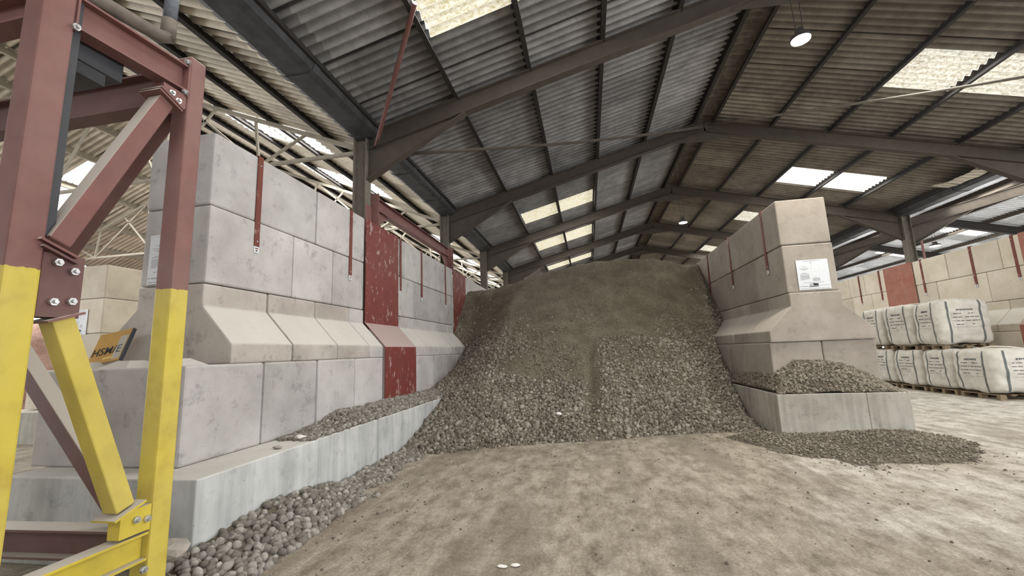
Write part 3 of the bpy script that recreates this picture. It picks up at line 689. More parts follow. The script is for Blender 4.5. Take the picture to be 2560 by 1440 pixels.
def slab(u0, u1, v0, v1, d0, d1, nm, mat):
    m = MB(); vs = [B0 + onboard(u, v, d) for d in (d0, d1) for v in (v0, v1) for u in (u0, u1)]
    m.add(vs, [(0, 2, 3, 1), (4, 5, 7, 6), (0, 1, 5, 4), (2, 6, 7, 3), (0, 4, 6, 2), (1, 3, 7, 5)]); return m.build(nm, mat, t)
slab(-.185, .185, 0, .34, 0, .012, 'panel', M['orange'])
slab(.185, .197, 0, .34, -.02, .012, 'edge_trim', M['greyp'])
slab(.085, .175, .02, .27, .0121, .0135, 'reflective_strip', M['silver'])
slab(-.02, .10, .035, .055, .0121, .0138, 'scuff', M['foil'])
nrm = (-en if en.y > 0 else en)
mw = Matrix(((ex.x, ez.x, nrm.x, 0), (ex.y, ez.y, nrm.y, 0), (ex.z, ez.z, nrm.z, 0), (0, 0, 0, 1)))
def lett(txt, u, v, size, mat):
    p = onboard(u, v, .0145); m2 = mw.copy(); m2.translation = B0 - Vector(t.location) + p; return text_mesh(txt, size, mat, 'lettering', t, m2)
lett('HSM/', -.175, .09, .115, M['ink']); lett('E', .10, .09, .115, M['bagprint'])

# ------------------------------------------------------------------ red and yellow steel support frame
XR = -2.60; S = .13
t = thing('support_frame', 'red and yellow steel support frame standing at the left in front of the block wall', 'steel frame', (-3.4, 1.8, 0))
def part(m, nm, mat, bevel=0, smooth=False): return m.build(nm, mat, t, bevel=bevel, smooth=smooth)
P1 = (XR - S, XR, 1.41, 1.545); P2 = (XR - S, XR, 2.19, 2.31)
for (x0, x1, y0, y1), zt in ((P1, 3.95), (P2, 2.14 + H), ((-4.75, -4.62, 1.41, 1.54), 3.9), ((-4.75, -4.62, 2.19, 2.31), 3.6)):
    m = MB(); m.box(x0, x1, y0, y1, .02, zt); part(m, 'post', M['redy'], .012)
    m = MB(); m.box(x0 - .07, x1 + .07, y0 - .07, y1 + .07, 0, .02); part(m, 'base_plate', M['maroon'])
m = MB(); m.box(XR - .10, XR - .03, 1.548, 1.592, 2.16, 3.9); part(m, 'back_channel', M['greyp'])
# top beams
m = MB(); m.ibeam((XR - .05, 1.55, 1.918 + H), (XR - .05, 2.18, 1.955 + H), .10, .19, .012, .008); part(m, 'top_beam', M['red'])
m = MB(); m.box(XR - .10, XR + .004, 1.546, 1.556, 1.80 + H, 2.04 + H); part(m, 'end_plate', M['red'])
m = MB(); m.box(XR - .10, XR + .004, 2.179, 2.189, 1.82 + H, 2.10 + H); part(m, 'end_plate', M['red'])
m = MB(); m.ibeam((-4.62, 2.25, 1.94 + H), (XR - S, 2.25, 1.94 + H), .12, .26, .014, .01); part(m, 'cross_beam', M['maroon'])
m = MB(); m.ibeam((-4.62, 1.47, 1.83 + H), (XR - S, 1.47, 1.87 + H), .10, .15, .012, .008); part(m, 'cross_beam', M['red'])
m = MB(); m.box(XR - .40, XR - .13, 1.60, 1.885, 1.735 + H, 1.905 + H); part(m, 'hopper_box', M['greyp'], .01)
m = MB(); m.box(-3.0, XR - .14, 1.60, 1.80, 1.66 + H, 1.732 + H); part(m, 'hopper_tray', M['gutter'])
# K bracing in the side face
def brace(a, b, nm, mat, w=.098):
    m = MB(); m.bar(a, b, w, w, up=(1, 0, 0)); part(m, nm, mat, .008)
xc = XR - .052
brace((xc, 1.605, .64 + H), (xc, 2.06, 1.71 + H), 'diagonal_brace', M['red'])
brace((xc, 1.655, .263 + H), (xc, 2.045, -.78 + H), 'diagonal_brace', M['yellow'])
m = MB(); m.box(xc - .045, xc + .045, 1.546, 1.72, .26 + H, .58 + H); part(m, 'gusset', M['maroon'])
def endplate(c, d, mat, sz=(.17, .16), th=.012, nm='end_plate'):
    c = Vector(c); d = Vector(d).normalized(); m = MB(); m.bar(c - d*th/2, c + d*th/2, sz[0], sz[1], up=(1, 0, 0)); part(m, nm, mat)
d1 = Vector((0, .455, 1.07)); d2 = Vector((0, .38, -1.015))
endplate((xc, 1.59, .605 + H), d1, M['red']); endplate((xc, 1.60, .575 + H), d1, M['maroon'], (.16, .15))
endplate((xc, 1.655, .262 + H), d2, M['red'], (.16, .15))
endplate((xc, 2.062, 1.715 + H), d1, M['red']); endplate((xc, 2.07, 1.735 + H), d1, M['red'])
m = MB(); m.box(xc - .03, xc + .045, 2.03, 2.185, 1.73 + H, 1.83 + H); part(m, 'gusset', M['red'])
endplate((xc, 2.05, -.795 + H), d2, M['yellowb']); 
m = MB(); m.box(xc - .03, xc + .05, 2.02, 2.185, -.94 + H, -.80 + H); part(m, 'gusset', M['yellowb'])
for c, ax in (((XR + .0, 1.60, .535 + H), (1, 0, 0)), ((XR + .0, 1.67, .50 + H), (1, 0, 0)), ((XR, 1.60, .335 + H), (1, 0, 0)), ((XR, 1.675, .345 + H), (1, 0, 0)),
              ((xc + .05, 2.075, 1.775 + H), (1, 0, .2)), ((xc + .05, 2.12, 1.745 + H), (1, 0, .2)), ((XR - .005, 2.178, 2.075 + H), (.3, -1, 0)), ((XR - .005, 2.178, 1.845 + H), (.3, -1, 0)),
              ((XR, 1.545, 1.815 + H), (1, 0, 0)), ((xc + .05, 2.10, -.86 + H), (1, 0, 0)), ((xc + .05, 2.16, -.875 + H), (1, 0, 0)), ((xc + .05, 2.165, -1.15 + H), (1, 0, 0))):
    m = MB(); m.hexbolt(c, ax, .02, .016); part(m, 'bolt', M['steelbolt'])
# rear face bracing and bottom beams
m = MB(); m.bar((-2.80, 2.25, 1.80 + H), (-3.95, 2.25, .40 + H), .10, .10); part(m, 'diagonal_brace', M['maroon'], .008)
m = MB(); m.bar((-4.0, 2.25, .24 + H), (-2.80, 2.25, -.98 + H), .10, .10); part(m, 'diagonal_brace', M['maroon'], .008)
m = MB(); m.ibeam((-4.62, 2.25, -1.08 + H), (XR - S, 2.25, -1.05 + H), .13, .17, .014, .01); part(m, 'cross_beam', M['maroon'])
m = MB(); m.ibeam((XR - .05, .30, -1.03 + H), (XR - .05, 2.18, -1.03 + H), .10, .155, .012, .008); part(m, 'bottom_beam', M['yellowb'])
# pipework above the frame
t2 = thing('vent_pipe', 'dusty brown pipe with a grey upright bend above the red steel frame', 'pipe', (-2.75, 2.1, 3.6))
m = MB(); m.tube([(-2.80, .9, 2.14 + H), (-2.78, 1.6, 2.175 + H), (-2.76, 2.10, 2.245 + H), (-2.755, 2.135, 2.275 + H)], .045, 16); m.build('pipe', M['pipe'], t2, smooth=True)
m = MB(); m.tube([(-2.755, 2.14, 2.255 + H), (-2.75, 2.14, 2.40 + H)], .045, 16); m.build('elbow', M['pipe'], t2, smooth=True)
m = MB(); m.tube([(-2.75, 2.14, 2.39 + H), (-2.745, 2.14, 2.60 + H), (-2.74, 2.14, 3.3 + H)], .041, 16); m.build('upright_pipe', M['pipe2'], t2, smooth=True)

# ------------------------------------------------------------------ gravel
def ico():
    p = (1 + 5**.5)/2
    v = np.array([(-1, p, 0), (1, p, 0), (-1, -p, 0), (1, -p, 0), (0, -1, p), (0, 1, p), (0, -1, -p), (0, 1, -p), (p, 0, -1), (p, 0, 1), (-p, 0, -1), (-p, 0, 1)], float)
    v /= np.linalg.norm(v[0])
    f = np.array([(0, 11, 5), (0, 5, 1), (0, 1, 7), (0, 7, 10), (0, 10, 11), (1, 5, 9), (5, 11, 4), (11, 10, 2), (10, 7, 6), (7, 1, 8), (3, 9, 4), (3, 4, 2), (3, 2, 6), (3, 6, 8), (3, 8, 9), (4, 9, 5), (2, 4, 11), (6, 2, 10), (8, 6, 7), (9, 8, 1)])
    return v, f
def ico2():
    v, f = ico(); v = [tuple(x) for x in v]; c = {}; nf = []
    def mid(a, b):
        k = (min(a, b), max(a, b))
        if k not in c:
            m = np.array(v[a]) + np.array(v[b]); v.append(tuple(m/np.linalg.norm(m))); c[k] = len(v) - 1
        return c[k]
    for a, b, d in f:
        x, y, z = mid(a, b), mid(b, d), mid(d, a); nf += [(a, x, z), (b, y, x), (d, z, y), (x, y, z)]
    return np.array(v), np.array(nf)
IV, IF = ico(); IV2, IF2 = ico2()
def rots(n):
    q = RNG.normal(size=(n, 4)); q /= np.linalg.norm(q, axis=1)[:, None]; w_, x, y, z = q.T
    return np.stack([np.stack([1 - 2*(y*y + z*z), 2*(x*y - z*w_), 2*(x*z + y*w_)], -1), np.stack([2*(x*y + z*w_), 1 - 2*(x*x + z*z), 2*(y*z - x*w_)], -1), np.stack([2*(x*z - y*w_), 2*(y*z + x*w_), 1 - 2*(x*x + y*y)], -1)], 1)
def stone_cloud(name, pos, size, mat, jit=.2, fine=False):
    """one mesh of many loose stones"""
    V, F = (IV2, IF2) if fine else (IV, IF)
    n = len(pos); nv, nf = len(V), len(F)
    P = np.repeat(V[None], n, 0)*(1 + RNG.normal(0, jit*.55, (n, nv, 1))) if not fine else np.repeat(V[None], n, 0)*(1 + RNG.normal(0, jit*.22, (n, nv, 1)))
    P = P*RNG.uniform(.65, 1.2, (n, 1, 3))
    P = np.einsum('nij,nkj->nki', rots(n), P)
    P = P*np.array(size)[:, None, None] + np.array(pos)[:, None, :]
    Fv = (F[None] + (np.arange(n)*nv)[:, None, None]).reshape(-1, 3)
    me = bpy.data.meshes.new(name); me.vertices.add(n*nv); me.vertices.foreach_set('co', P.reshape(-1).astype(np.float32))
    me.loops.add(len(Fv)*3); me.loops.foreach_set('vertex_index', Fv.reshape(-1).astype(np.int32))
    me.polygons.add(len(Fv)); me.polygons.foreach_set('loop_start', np.arange(0, len(Fv)*3, 3, dtype=np.int32)); me.polygons.foreach_set('loop_total', np.full(len(Fv), 3, np.int32))
    me.update(calc_edges=True); me.materials.append(mat)
    if fine:
        me.polygons.foreach_set('use_smooth', np.ones(len(Fv), bool))
    o = bpy.data.objects.new(name, me); COL.objects.link(o); return o
def fbm(x, y, s, seed=0): return noise.fractal(Vector((x*s + seed, y*s - seed, seed*.7)), 1.0, 2.0, 4)
# heap profile: for several x, (y, height) pairs read along the bay
PROF = [(-3.8, [(6.3, -.03), (8.3, .66), (10.2, 1.03), (11.0, 1.48), (11.5, 2.13), (12.66, 3.31), (13.3, 3.52), (16, 3.5)]),
        (-3.4, [(6.2, -.03), (8.35, .68), (10.2, 1.05), (11.1, 1.46), (11.6, 2.05), (12.7, 3.30), (13.3, 3.55), (16, 3.5)]),
        (-2.9, [(5.7, -.03), (6.5, .14), (8.35, .72), (10.4, 1.50), (11.6, 2.35), (12.8, 3.38), (13.3, 3.62), (16, 3.6)]),
        (-2.1, [(6.35, -.03), (8, .75), (10, 1.85), (11.4, 2.75), (12.7, 3.62), (13.3, 3.80), (16, 3.7)]),
        (-1.0, [(6.9, -.03), (8.6, .95), (9.6, 1.60), (11, 2.55), (12.6, 3.86), (13.2, 4.0), (16, 3.8)]),
        (.3, [(7.2, -.03), (8.5, .80), (9.6, 1.45), (11, 2.48), (12.5, 4.05), (13.1, 4.15), (16, 3.9)]),
        (1.0, [(7.55, -.03), (8.8, .80), (9.6, 1.50), (10.4, 2.10), (11.1, 2.50), (12.5, 4.05), (13.1, 4.15), (16, 3.9)]),
        (2.0, [(7.78, -.03), (9.0, .80), (9.8, 1.45), (11, 2.35), (12.5, 4.0), (13.1, 4.1), (16, 3.9)]),
        (2.9, [(7.75, -.03), (8.6, .05), (9.63, .66), (10.3, 1.20), (11.2, 2.05), (12.6, 3.72), (13.1, 3.9), (16, 3.8)]),
        (3.45, [(8.2, -.03), (8.9, .15), (9.7, .65), (11.43, 2.25), (12.93, 3.82), (13.3, 3.9), (16, 3.8)])]
PX = np.array([p[0] for p in PROF])
def heap_z(x, y):
    zs = []
    for px, pr in PROF:
        ys = [a for a, b in pr]; z_ = [b for a, b in pr]
        if y < ys[0]: zs.append(z_[0] - (ys[0] - y)*.8)
        else: zs.append(float(np.interp(y, ys, z_)))
    z = float(np.interp(x, PX, zs))
    if z > -.2:
        k = min(1, max(0, z/.8))
        z += k*(.07*fbm(x, y, .9, 3) + .035*fbm(x, y, 2.3, 9))
        # a shovel groove down the middle, with a step of slumped gravel on its right
        g = math.exp(-((x + .02 - .1*(y - 8.5)*.3)/.10)**2)*(1 if 7.3 < y < 9.6 else 0)
        z -= .10*g*k
        if x > .02 and y < 10.3: z += .10*k*min(1, (x - .02)/.25)*max(0, min(1, (10.3 - y)/.6))
    return z
def heap_in(x, y, z):
    """heap stays between the stepped walls"""
    zz = z
    lo = -3.76 if zz > 2.1 else (-3.76 + (2.1 - zz)/.42*.37 if zz > 1.66 else -3.39)
    if zz < .64: lo = -2.915
    hi = 3.37 if zz > 2.06 else (3.37 - (2.06 - zz)/.40*.37 if zz > 1.66 else 2.99)
    if zz < .65: hi = 2.88
    return lo, hi
XS = np.linspace(-3.9, 3.5, 150); YS = np.concatenate([np.linspace(5.6, 13.2, 170), np.linspace(13.4, 16, 12)])
ZG = np.array([[heap_z(x, y) for y in YS] for x in XS])
m = MB(); nyy = len(YS)
for i, x in enumerate(XS):
    for j, y in enumerate(YS):
        m.v.append((x, y, ZG[i, j] + (.014 + .02*(ZG[i, j] > 3.2))*fbm(x, y, 11, 5)))
for i in range(len(XS) - 1):
    for j in range(nyy - 1):
        if max(ZG[i, j], ZG[i + 1, j], ZG[i, j + 1], ZG[i + 1, j + 1]) < -.05: continue
        lo, hi = heap_in(0, 0, (ZG[i, j] + ZG[i + 1, j + 1])/2)
        if XS[i] < lo - .12 or XS[i + 1] > hi + .12: continue
        m.f.append((i*nyy + j, (i + 1)*nyy + j, (i + 1)*nyy + j + 1, i*nyy + j + 1))
heap = m.build('gravel_heap', M['fines'], None, origin=(0, 10, 0), smooth=True)
tag(heap, 'huge grey brown heap of gravel filling the bay between the two block walls', 'gravel heap'); stuff(heap)
def zgrid(x, y):
    i = np.clip((x - XS[0])/(XS[1] - XS[0]), 0, len(XS) - 1.001); j = np.interp(y, YS, np.arange(nyy))
    i0 = i.astype(int); j0 = np.minimum(j.astype(int), nyy - 2); a = i - i0; b = j - j0
    return (ZG[i0, j0]*(1 - a)*(1 - b) + ZG[i0 + 1, j0]*a*(1 - b) + ZG[i0, j0 + 1]*(1 - a)*b + ZG[i0 + 1, j0 + 1]*a*b)
n = 62000
x = RNG.uniform(-3.75, 3.4, n); y = RNG.uniform(5.7, 13.25, n); z = zgrid(x, y)
keep = np.zeros(n, bool); sz = np.zeros(n)
for k in range(n):
    if z[k] < -.01: continue
    lo, hi = heap_in(x[k], y[k], z[k])
    if not lo + .02 < x[k] < hi - .02: continue
    side = min(x[k] - lo, hi - x[k])
    coarse = .62*fbm(x[k], y[k], .75, 21) + .9*math.exp(-side/.75) + (1.75 - z[k])*.8
    if abs(x[k] + .9) < 1.0 and 8.6 < y[k] < 10.6: coarse -= .55          # dusty scoop left of the groove
    if abs(x[k] - .05) < .13 and y[k] < 9.9: coarse -= .9
    if x[k] > .25 and y[k] < 9.9: coarse += .45
    pr = 1/(1 + math.exp(-3.2*(coarse - .15)))
    if RNG.random() < max(.05, pr):
        keep[k] = True; sz[k] = (.013 + .013*pr)*math.exp(RNG.normal(0, .28))
pos = np.stack([x, y, z + sz*.25], 1)[keep]
o = stone_cloud('gravel_stones', pos, sz[keep], M['stone']); o.parent = heap; o.location = (0, -10, 0); o['kind'] = 'stuff'
# drift of stones along the foot of the left plinth
def drift_z(x, y):
    d = x + 2.92
    if y < 4.4: wd, hh = .50 - .04*(y - 3), .25 - .12*abs(y - 3.5)
    else: wd, hh = .32, .08
    hh = max(.06, hh)
    return hh*max(-.2, 1 - d/wd) + .02*fbm(x, y, 3, 2)
def surf(name, label, cat, x0, x1, y0, y1, zf, mat, nx=24, ny=60):
    m = MB(); xs = np.linspace(x0, x1, nx); ys = np.linspace(y0, y1, ny)
    for a in xs:
        for b in ys: m.v.append((a, b, zf(a, b)))
    for i in range(nx - 1):
        for j in range(ny - 1):
            a = i*ny + j; m.f.append((a, a + ny, a + ny + 1, a + 1))
    o = m.build(name, mat, None, smooth=True); tag(o, label, cat); stuff(o); return o
dr = surf('gravel_drift', 'strip of loose gravel along the foot of the left plinth', 'gravel', -2.92, -2.2, 1.9, 6.6, drift_z, M['fines'])
def scatter(n, x0, x1, y0, y1, zf, smin, smax, ok=None):
    x = RNG.uniform(x0, x1, n); y = RNG.uniform(y0, y1, n); P = []; Sz = []
    for a, b in zip(x, y):
        z = zf(a, b)
        if z < -.005 or (ok and not ok(a, b, z)): continue
        s = RNG.uniform(smin, smax); P.append((a, b, z + s*.35)); Sz.append(s)
    return np.array(P), np.array(Sz)
P, Sz = scatter(5200, -2.90, -2.15, 1.9, 6.6, drift_z, .017, .036, lambda a, b, z: b > 3.9 or RNG.random() < .5)
# the nearest stones are single objects
near = [k for k in range(len(P)) if P[k][1] < 4.3]
near.sort(key=lambda k: math.hypot(P[k][0], P[k][1])); 
protos = []
for q in range(8):
    V = IV2*(1 + RNG.normal(0, .05, (len(IV2), 1)))*np.array([1.15, .92, .75])*RNG.uniform(.85, 1.1, 3)
    me = bpy.data.meshes.new('gravel_stone'); me.from_pydata([tuple(v) for v in V], [], [tuple(f) for f in IF2]); me.materials.append(M['stonei'])
    for p in me.polygons: p.use_smooth = True
    protos.append(me)
cand = [k for k in near if P[k][1] > 2.55]
placed = []
for k in cand:
    if len(placed) >= 300: break
    a, b, zz = P[k]; s = RNG.uniform(.026, .042)
    if any((a - c[0])**2 + (b - c[1])**2 < (.62*(s + c[2]))**2 for c in placed): continue
    placed.append((a, b, s))
    o = bpy.data.objects.new('gravel_stone', protos[len(placed) % 8]); COL.objects.link(o)
    o.location = (a, b, drift_z(a, b) + s*.45); o.scale = (s, s, s); o.rotation_euler = tuple(RNG.uniform(0, 6.28, 3))
    tag(o, 'rounded grey gravel stone lying loose at the foot of the left plinth near the camera', 'stone', 'loose stones at the left plinth foot')
o = stone_cloud('gravel_stones', P, Sz, M['stoneg'], fine=True); o['kind'] = 'stuff'; o.parent = dr; o.location = -Vector(dr.location)
# gravel on the ledge of the left plinth
def ledge_z(x, y):
    h = float(np.interp(y, [4.35, 4.8, 5.2, 5.9, 6.9, 8.2, 9.6], [.0, .04, .14, .12, .13, .10, .15]))
    return .645 + h*min(1, max(0, (-2.93 - x)/.30)) + .012*fbm(x, y, 5, 4)
lg = surf('ledge_gravel', 'band of gravel lying on the left plinth ledge below the blocks and red panel', 'gravel', -3.40, -2.95, 4.35, 9.4, ledge_z, M['fines'], 10, 60)
P, Sz = scatter(3000, -3.39, -2.945, 4.1, 9.4, ledge_z, .016, .032)
o = stone_cloud('gravel_stones', P, Sz, M['stoneg'], fine=True); o['kind'] = 'stuff'; o.parent = lg; o.location = -Vector(lg.location)
# gravel mound on the right plinth
def mound_z(x, y):
    top = float(np.interp(x, [2.85, 3.05, 3.35, 3.75, 4.05, 4.45, 4.75], [.70, 1.00, 1.18, 1.16, 1.10, .86, .64]))
    k = min(1, max(0, (y - 7.40)/.30)) if x > 2.98 and y < 7.75 else 1
    if x < 3.0:
        top = .66 + .30*max(0, (x - 2.88)/.12); k = 1 if y > 7.45 else 0
    return .655 + (top - .655)*k + .02*fbm(x, y, 4, 6)
mo = surf('ledge_gravel', 'dark gravel mound on the stained plinth against the right wall end', 'gravel', 2.90, 4.71, 7.41, 7.70, mound_z, M['finesd'], 60, 14)
P, Sz = scatter(2600, 2.90, 4.70, 7.41, 7.69, mound_z, .012, .026, lambda a, b, z: a < 3.1 or b > 7.5 or RNG.random() < .4)
o = stone_cloud('gravel_stones', P, Sz, M['stoned']); o['kind'] = 'stuff'; o.parent = mo; o.location = -Vector(mo.location)
def side_z(x, y): return .655 + max(.01, float(np.interp(y, [7.6, 8.3, 9.3, 9.9], [.30, .28, .22, .12]))*(x - 2.88)/.11) + .012*fbm(x, y, 6, 8)
so = surf('ledge_gravel', 'dark gravel on the left ledge of the right wall plinth beside the heap', 'gravel', 2.895, 2.995, 7.6, 9.9, side_z, M['finesd'], 5, 40)
P, Sz = scatter(900, 2.90, 2.99, 7.6, 9.9, side_z, .014, .028)
o = stone_cloud('gravel_stones', P, Sz, M['stoned']); o['kind'] = 'stuff'; o.parent = so; o.location = -Vector(so.location)
# spilled gravel in front of the right plinth
def spill_z(x, y):
    fy = float(np.interp(x, [2.0, 2.4, 2.75, 3.1, 3.6, 4.1, 4.5, 5.0, 5.6], [7.5, 6.5, 5.95, 5.75, 5.75, 5.9, 6.1, 6.7, 7.3]))
    top = float(np.interp(x, [2.0, 2.6, 3.2, 3.8, 4.3, 4.7, 5.0, 5.3, 5.6], [.03, .10, .06, .08, .11, .085, .035, .0, -.03]))
    k = (y - fy)/max(.2, 7.40 - fy)
    if x > 5.15: return -.05
    return top*min(1, max(-.3, k)) - .004 + .015*fbm(x, y, 3, 12)*min(1, max(0, (5.15 - x)/.5))
sp = surf('spilled_gravel', 'dark gravel spilled on the floor in front of the stained right plinth', 'gravel', 2.0, 5.6, 5.6, 7.41, spill_z, M['finesd'], 70, 40)
P, Sz = scatter(9000, 2.0, 5.4, 5.6, 7.40, spill_z, .007, .021, lambda a, b, z: z > -.004 and RNG.random() < min(1, .25 + z*14))
o = stone_cloud('gravel_stones', P, Sz, M['stoned']); o['kind'] = 'stuff'; o.parent = sp; o.location = -Vector(sp.location)
# crumbs on the floor
P = []; Sz = []
for _ in range(5200):
    a = RNG.uniform(-2.7, 9); b = RNG.uniform(2.0, 9.5)
    toe = float(np.interp(a, [-2.7, -2, -1, 0, 1, 2, 3, 4.5, 9], [5.2, 6.2, 6.8, 7.0, 7.5, 7.6, 5.8, 6.0, 9]))
    if b > toe + .1: continue
    near_toe = math.exp(-(toe - b)/.5) + math.exp(-(a + 2.3)/.45) + .10
    if RNG.random() < near_toe: P.append((a, b, .002)); Sz.append(RNG.uniform(.004, .015))
o = stone_cloud('floor_grit', np.array(P), np.array(Sz), M['stone']); stuff(o); tag(o, 'loose grit and small stones scattered over the dusty bay floor', 'grit')
# pink heap in the left aisle
def pz(x, y): return 3.5 - .62*math.hypot(x + 20.6, y - 12.6) + .12*fbm(x, y, 1.2, 2)
pk = MB(); 
o = surf('pink_gravel_heap', 'pinkish gravel heap in the far left aisle, seen between the yellow posts', 'gravel heap', -24, -15.5, 8, 17, lambda a, b: max(-.05, pz(a, b)), M['finesp'], 40, 40)

LY = 7.62
# ------------------------------------------------------------------ odd lumps
def lump(name, c, s, mat, label, cat, sq=(1, 1, .7), seed=0):
    r = np.random.default_rng(seed); V = IV2*(1 + r.normal(0, .10, (len(IV2), 1)))*np.array(sq)*s
    V[:, 2] -= V[:, 2].min()
    m = MB(); m.add([(c[0] + a, c[1] + b, c[2] + d) for a, b, d in V], [tuple(f) for f in IF2]); return tag(m.build(name, mat, None), label, cat)
lump('white_lump', (-.60, LY, heap_z(-.60, LY) - .005), .05, M['chalk'], 'single white lump lying on the lower face of the gravel heap', 'stone', seed=4)
lump('white_lump', (-.70, 3.10, 0), .028, M['chalk'], 'left of two small white bits on the floor at bottom centre', 'stone', (1.3, .8, .25), 5)
lump('white_lump', (-.61, 3.12, 0), .028, M['chalk'], 'right of two small white bits on the floor at bottom centre', 'stone', (1.2, .8, .25), 6)
lump('broken_block', (-2.80, 2.50, .22), .13, M['rubble'], 'broken concrete chunk lodged between the yellow post and the plinth', 'rubble', (1.0, .7, .55), 7)
lump('loose_stone', (-2.90, 2.62, 0), .07, M['stonei'], 'rounded stone on the floor between yellow post and plinth corner', 'stone', (1, 1, .8), 8)
lump('loose_stone', (-3.10, 4.15, .645), .045, M['chalk'], 'pale stone lying alone on the left plinth ledge', 'stone', (1.3, .8, .6), 9)
lump('loose_stone', (-3.05, 3.75, .645), .035, M['rubble'], 'small flat stone on the left plinth ledge near the first joint', 'stone', (1.5, .8, .4), 10)

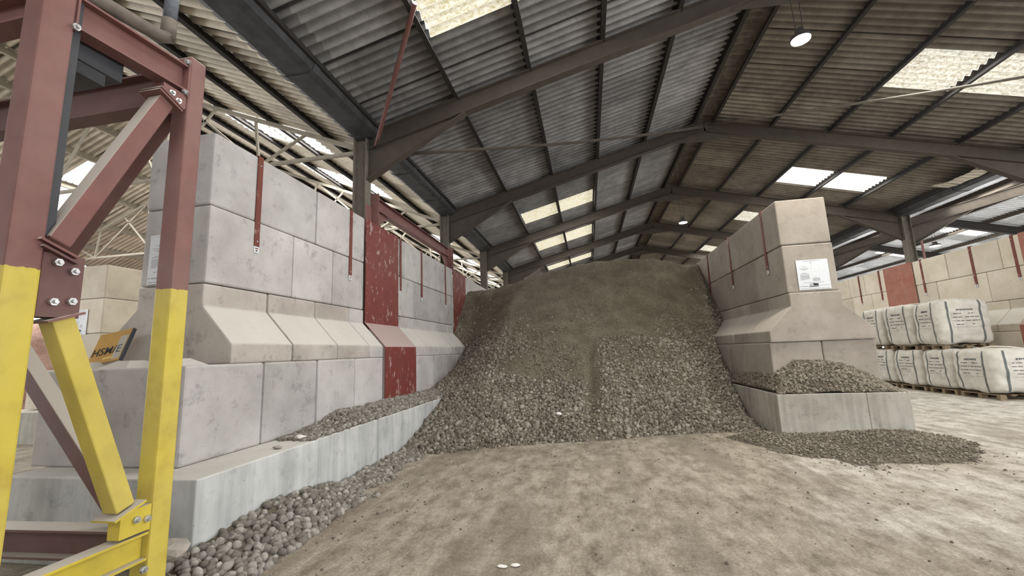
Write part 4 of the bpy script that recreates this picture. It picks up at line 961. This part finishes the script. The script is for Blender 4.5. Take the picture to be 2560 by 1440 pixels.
# ------------------------------------------------------------------ white bulk bags on pallets
def pallet(x0, y0, z0, lx, ly, label):
    t = thing('pallet', label, 'pallet', (x0 + lx/2, y0 + ly/2, z0), 'wooden pallets under bags')
    for k in range(3):
        yy = y0 + (ly - .09)*k/2
        m = MB(); m.box(x0, x0 + lx, yy, yy + .09, z0, z0 + .018); m.build('bottom_board', M['wood'], t)
        for j in range(3):
            xx = x0 + (lx - .12)*j/2
            m = MB(); m.box(xx, xx + .12, yy, yy + .09, z0 + .018, z0 + .100); m.build('spacer', M['wood'], t)
    for k in range(6):
        xx = x0 + (lx - .11)*k/5
        m = MB(); m.box(xx, xx + .11, y0, y0 + ly, z0 + .100, z0 + .122); m.build('deck_board', M['wood'], t)
def bag(x0, x1, y0, y1, z0, z1, label, seed):
    c = Vector(((x0 + x1)/2, (y0 + y1)/2, (z0 + z1)/2)); a, b, h = (x1 - x0)/2, (y1 - y0)/2, (z1 - z0)/2
    t = thing('bulk_bag', label, 'bulk bag', (c.x, c.y, z0), 'white bulk bags')
    def pt(p, off=0):
        p = Vector(p); n_ = 10.0
        r = (abs(p.x)**n_ + abs(p.y)**n_ + abs(p.z)**n_)**(1/n_)
        q = p/r
        q = Vector((q.x*a, q.y*b, q.z*h))
        nn = Vector((p.x**3/a, p.y**3/b, p.z**3/h)).normalized()
        wv = q + c
        d = .035*noise.fractal(wv*2.2 + Vector((seed, 0, 0)), 1, 2, 3) + .022*noise.fractal(wv*Vector((4, 4, 1.2)).length*.9 + Vector((0, seed, 0)), 1, 2, 4)
        side = max(abs(p.x), abs(p.y))
        d += .03*(1 - p.z*p.z)*(1 if side > .95 else 0)*.6
        d -= .02*max(0, abs(p.z) - .8)/.2 if p.z < 0 else 0
        return c + q + nn*(d + off)
    m = MB(); N = 26
    idx = {}
    def vid(p):
        k = tuple(round(v*1000) for v in p)
        if k not in idx: idx[k] = len(m.v); m.v.append(tuple(pt(p)))
        return idx[k]
    for ax in range(3):
        for sg in (-1, 1):
            for i in range(N):
                for j in range(N):
                    quad = []
                    for di, dj in ((0, 0), (1, 0), (1, 1), (0, 1)):
                        u, v = -1 + 2*(i + di)/N, -1 + 2*(j + dj)/N
                        p = [0, 0, 0]; p[ax] = sg; p[(ax + 1) % 3] = u; p[(ax + 2) % 3] = v; quad.append(vid(p))
                    m.f.append(tuple(quad) if sg > 0 else tuple(quad[::-1]))
    m.build('bag_body', M['bag'], t, smooth=True)
    def patch(face, u0, u1, v0, v1, off, nm, mat, nu=3, nv=14):
        mm = MB()
        for i in range(nu + 1):
            for j in range(nv + 1):
                u, v = u0 + (u1 - u0)*i/nu, v0 + (v1 - v0)*j/nv
                p = (-1, u, v) if face == 'x' else (u, -1, v)
                mm.v.append(tuple(pt(p, off)))
        for i in range(nu):
            for j in range(nv): 
                k = i*(nv + 1) + j; mm.f.append((k, k + 1, k + nv + 2, k + nv + 1))
        return mm.build(nm, mat, t, smooth=True)
    for face in ('x', 'y'):
        for u in (-.62, .60): patch(face, u - .035, u + .035, -.97, .97, .006, 'webbing_band', M['webbing'], 2, 20)
        f = -1 if face == 'x' else 1          # printing runs left to right as seen from the aisle
        def pr(u0, u1, v0, v1, nm='print_line'):
            q = sorted((f*u0, f*u1)); patch(face, q[0], q[1], v0, v1, .004, nm, M['bagprint'], 4, 2)
        r = random.Random(seed)
        for k in range(9): pr(-.30 + .075*k, -.30 + .075*k + .055, .50 + .01*(k % 2), .58, 'title_letter')
        for k, (l0, l1, r0, r1) in enumerate(((-.44, -.12, .12, .38), (-.46, -.06, .0, .52), (-.46, -.02, .03, .50), (-.38, -.06, .24, .32))):
            v = .36 - .16*k
            for q0, q1 in ((l0, l1), (r0, r1)):
                q = q0
                while q < q1:
                    e = min(q1, q + r.uniform(.08, .2)); pr(q, e, v, v + .035); q = e + .03
        for u in (-.51, -.02 + .02, .55): pr(u, u + .006, -.22, .46, 'table_rule')
        for v in (-.23,): pr(-.5, .55, v, v + .008, 'table_rule')
    m = MB(); m.tube([pt((-.5, .2, 1), .0), pt((-.2, .1, 1), .05), pt((.2, -.1, 1), .05), pt((.5, -.2, 1), .0)], .02, 8); m.build('lifting_loop', M['bag'], t, smooth=True)
rows = [(8.80, 10.12, 11.16, 12.22, 0), (8.82, 10.10, 12.28, 13.18, 0), (8.82, 10.10, 13.25, 14.25, 0), (8.82, 10.10, 14.32, 15.3, 0)]
lbl = ['nearest white bulk bag in the lower row, by the right picture edge', 'second white bulk bag from the right, lower row', 'third white bulk bag from the right, lower row', 'leftmost visible white bulk bag in lower row, beside the plinth']
for k, (x0, x1, y0, y1, z) in enumerate(rows):
    pallet(x0 + .06, y0 + .03, 0, x1 - x0 - .1, y1 - y0 - .06, f'wooden pallet on the floor under the {["nearest", "second", "third", "leftmost"][k]} lower bulk bag')
    bag(x0, x1, y0, y1, .115, 1.12, lbl[k], k*3.7 + 1)
rows = [(8.84, 10.02, 12.42, 13.24, 1), (8.84, 10.02, 13.32, 14.42, 1), (8.84, 10.02, 14.52, 15.5, 1)]
lbl = ['nearest white bulk bag in the upper row, printed face towards camera', 'middle white bulk bag of the upper row', 'upper white bulk bag half hidden behind the wall right of the heap']
for k, (x0, x1, y0, y1, z) in enumerate(rows):
    pallet(x0 + .06, y0 + .03, 1.10, x1 - x0 - .1, y1 - y0 - .06, f'wooden pallet under the {["nearest", "middle", "half hidden"][k]} upper bulk bag')
    bag(x0, x1, y0, y1, 1.215, 2.36, lbl[k], k*5.1 + 2)
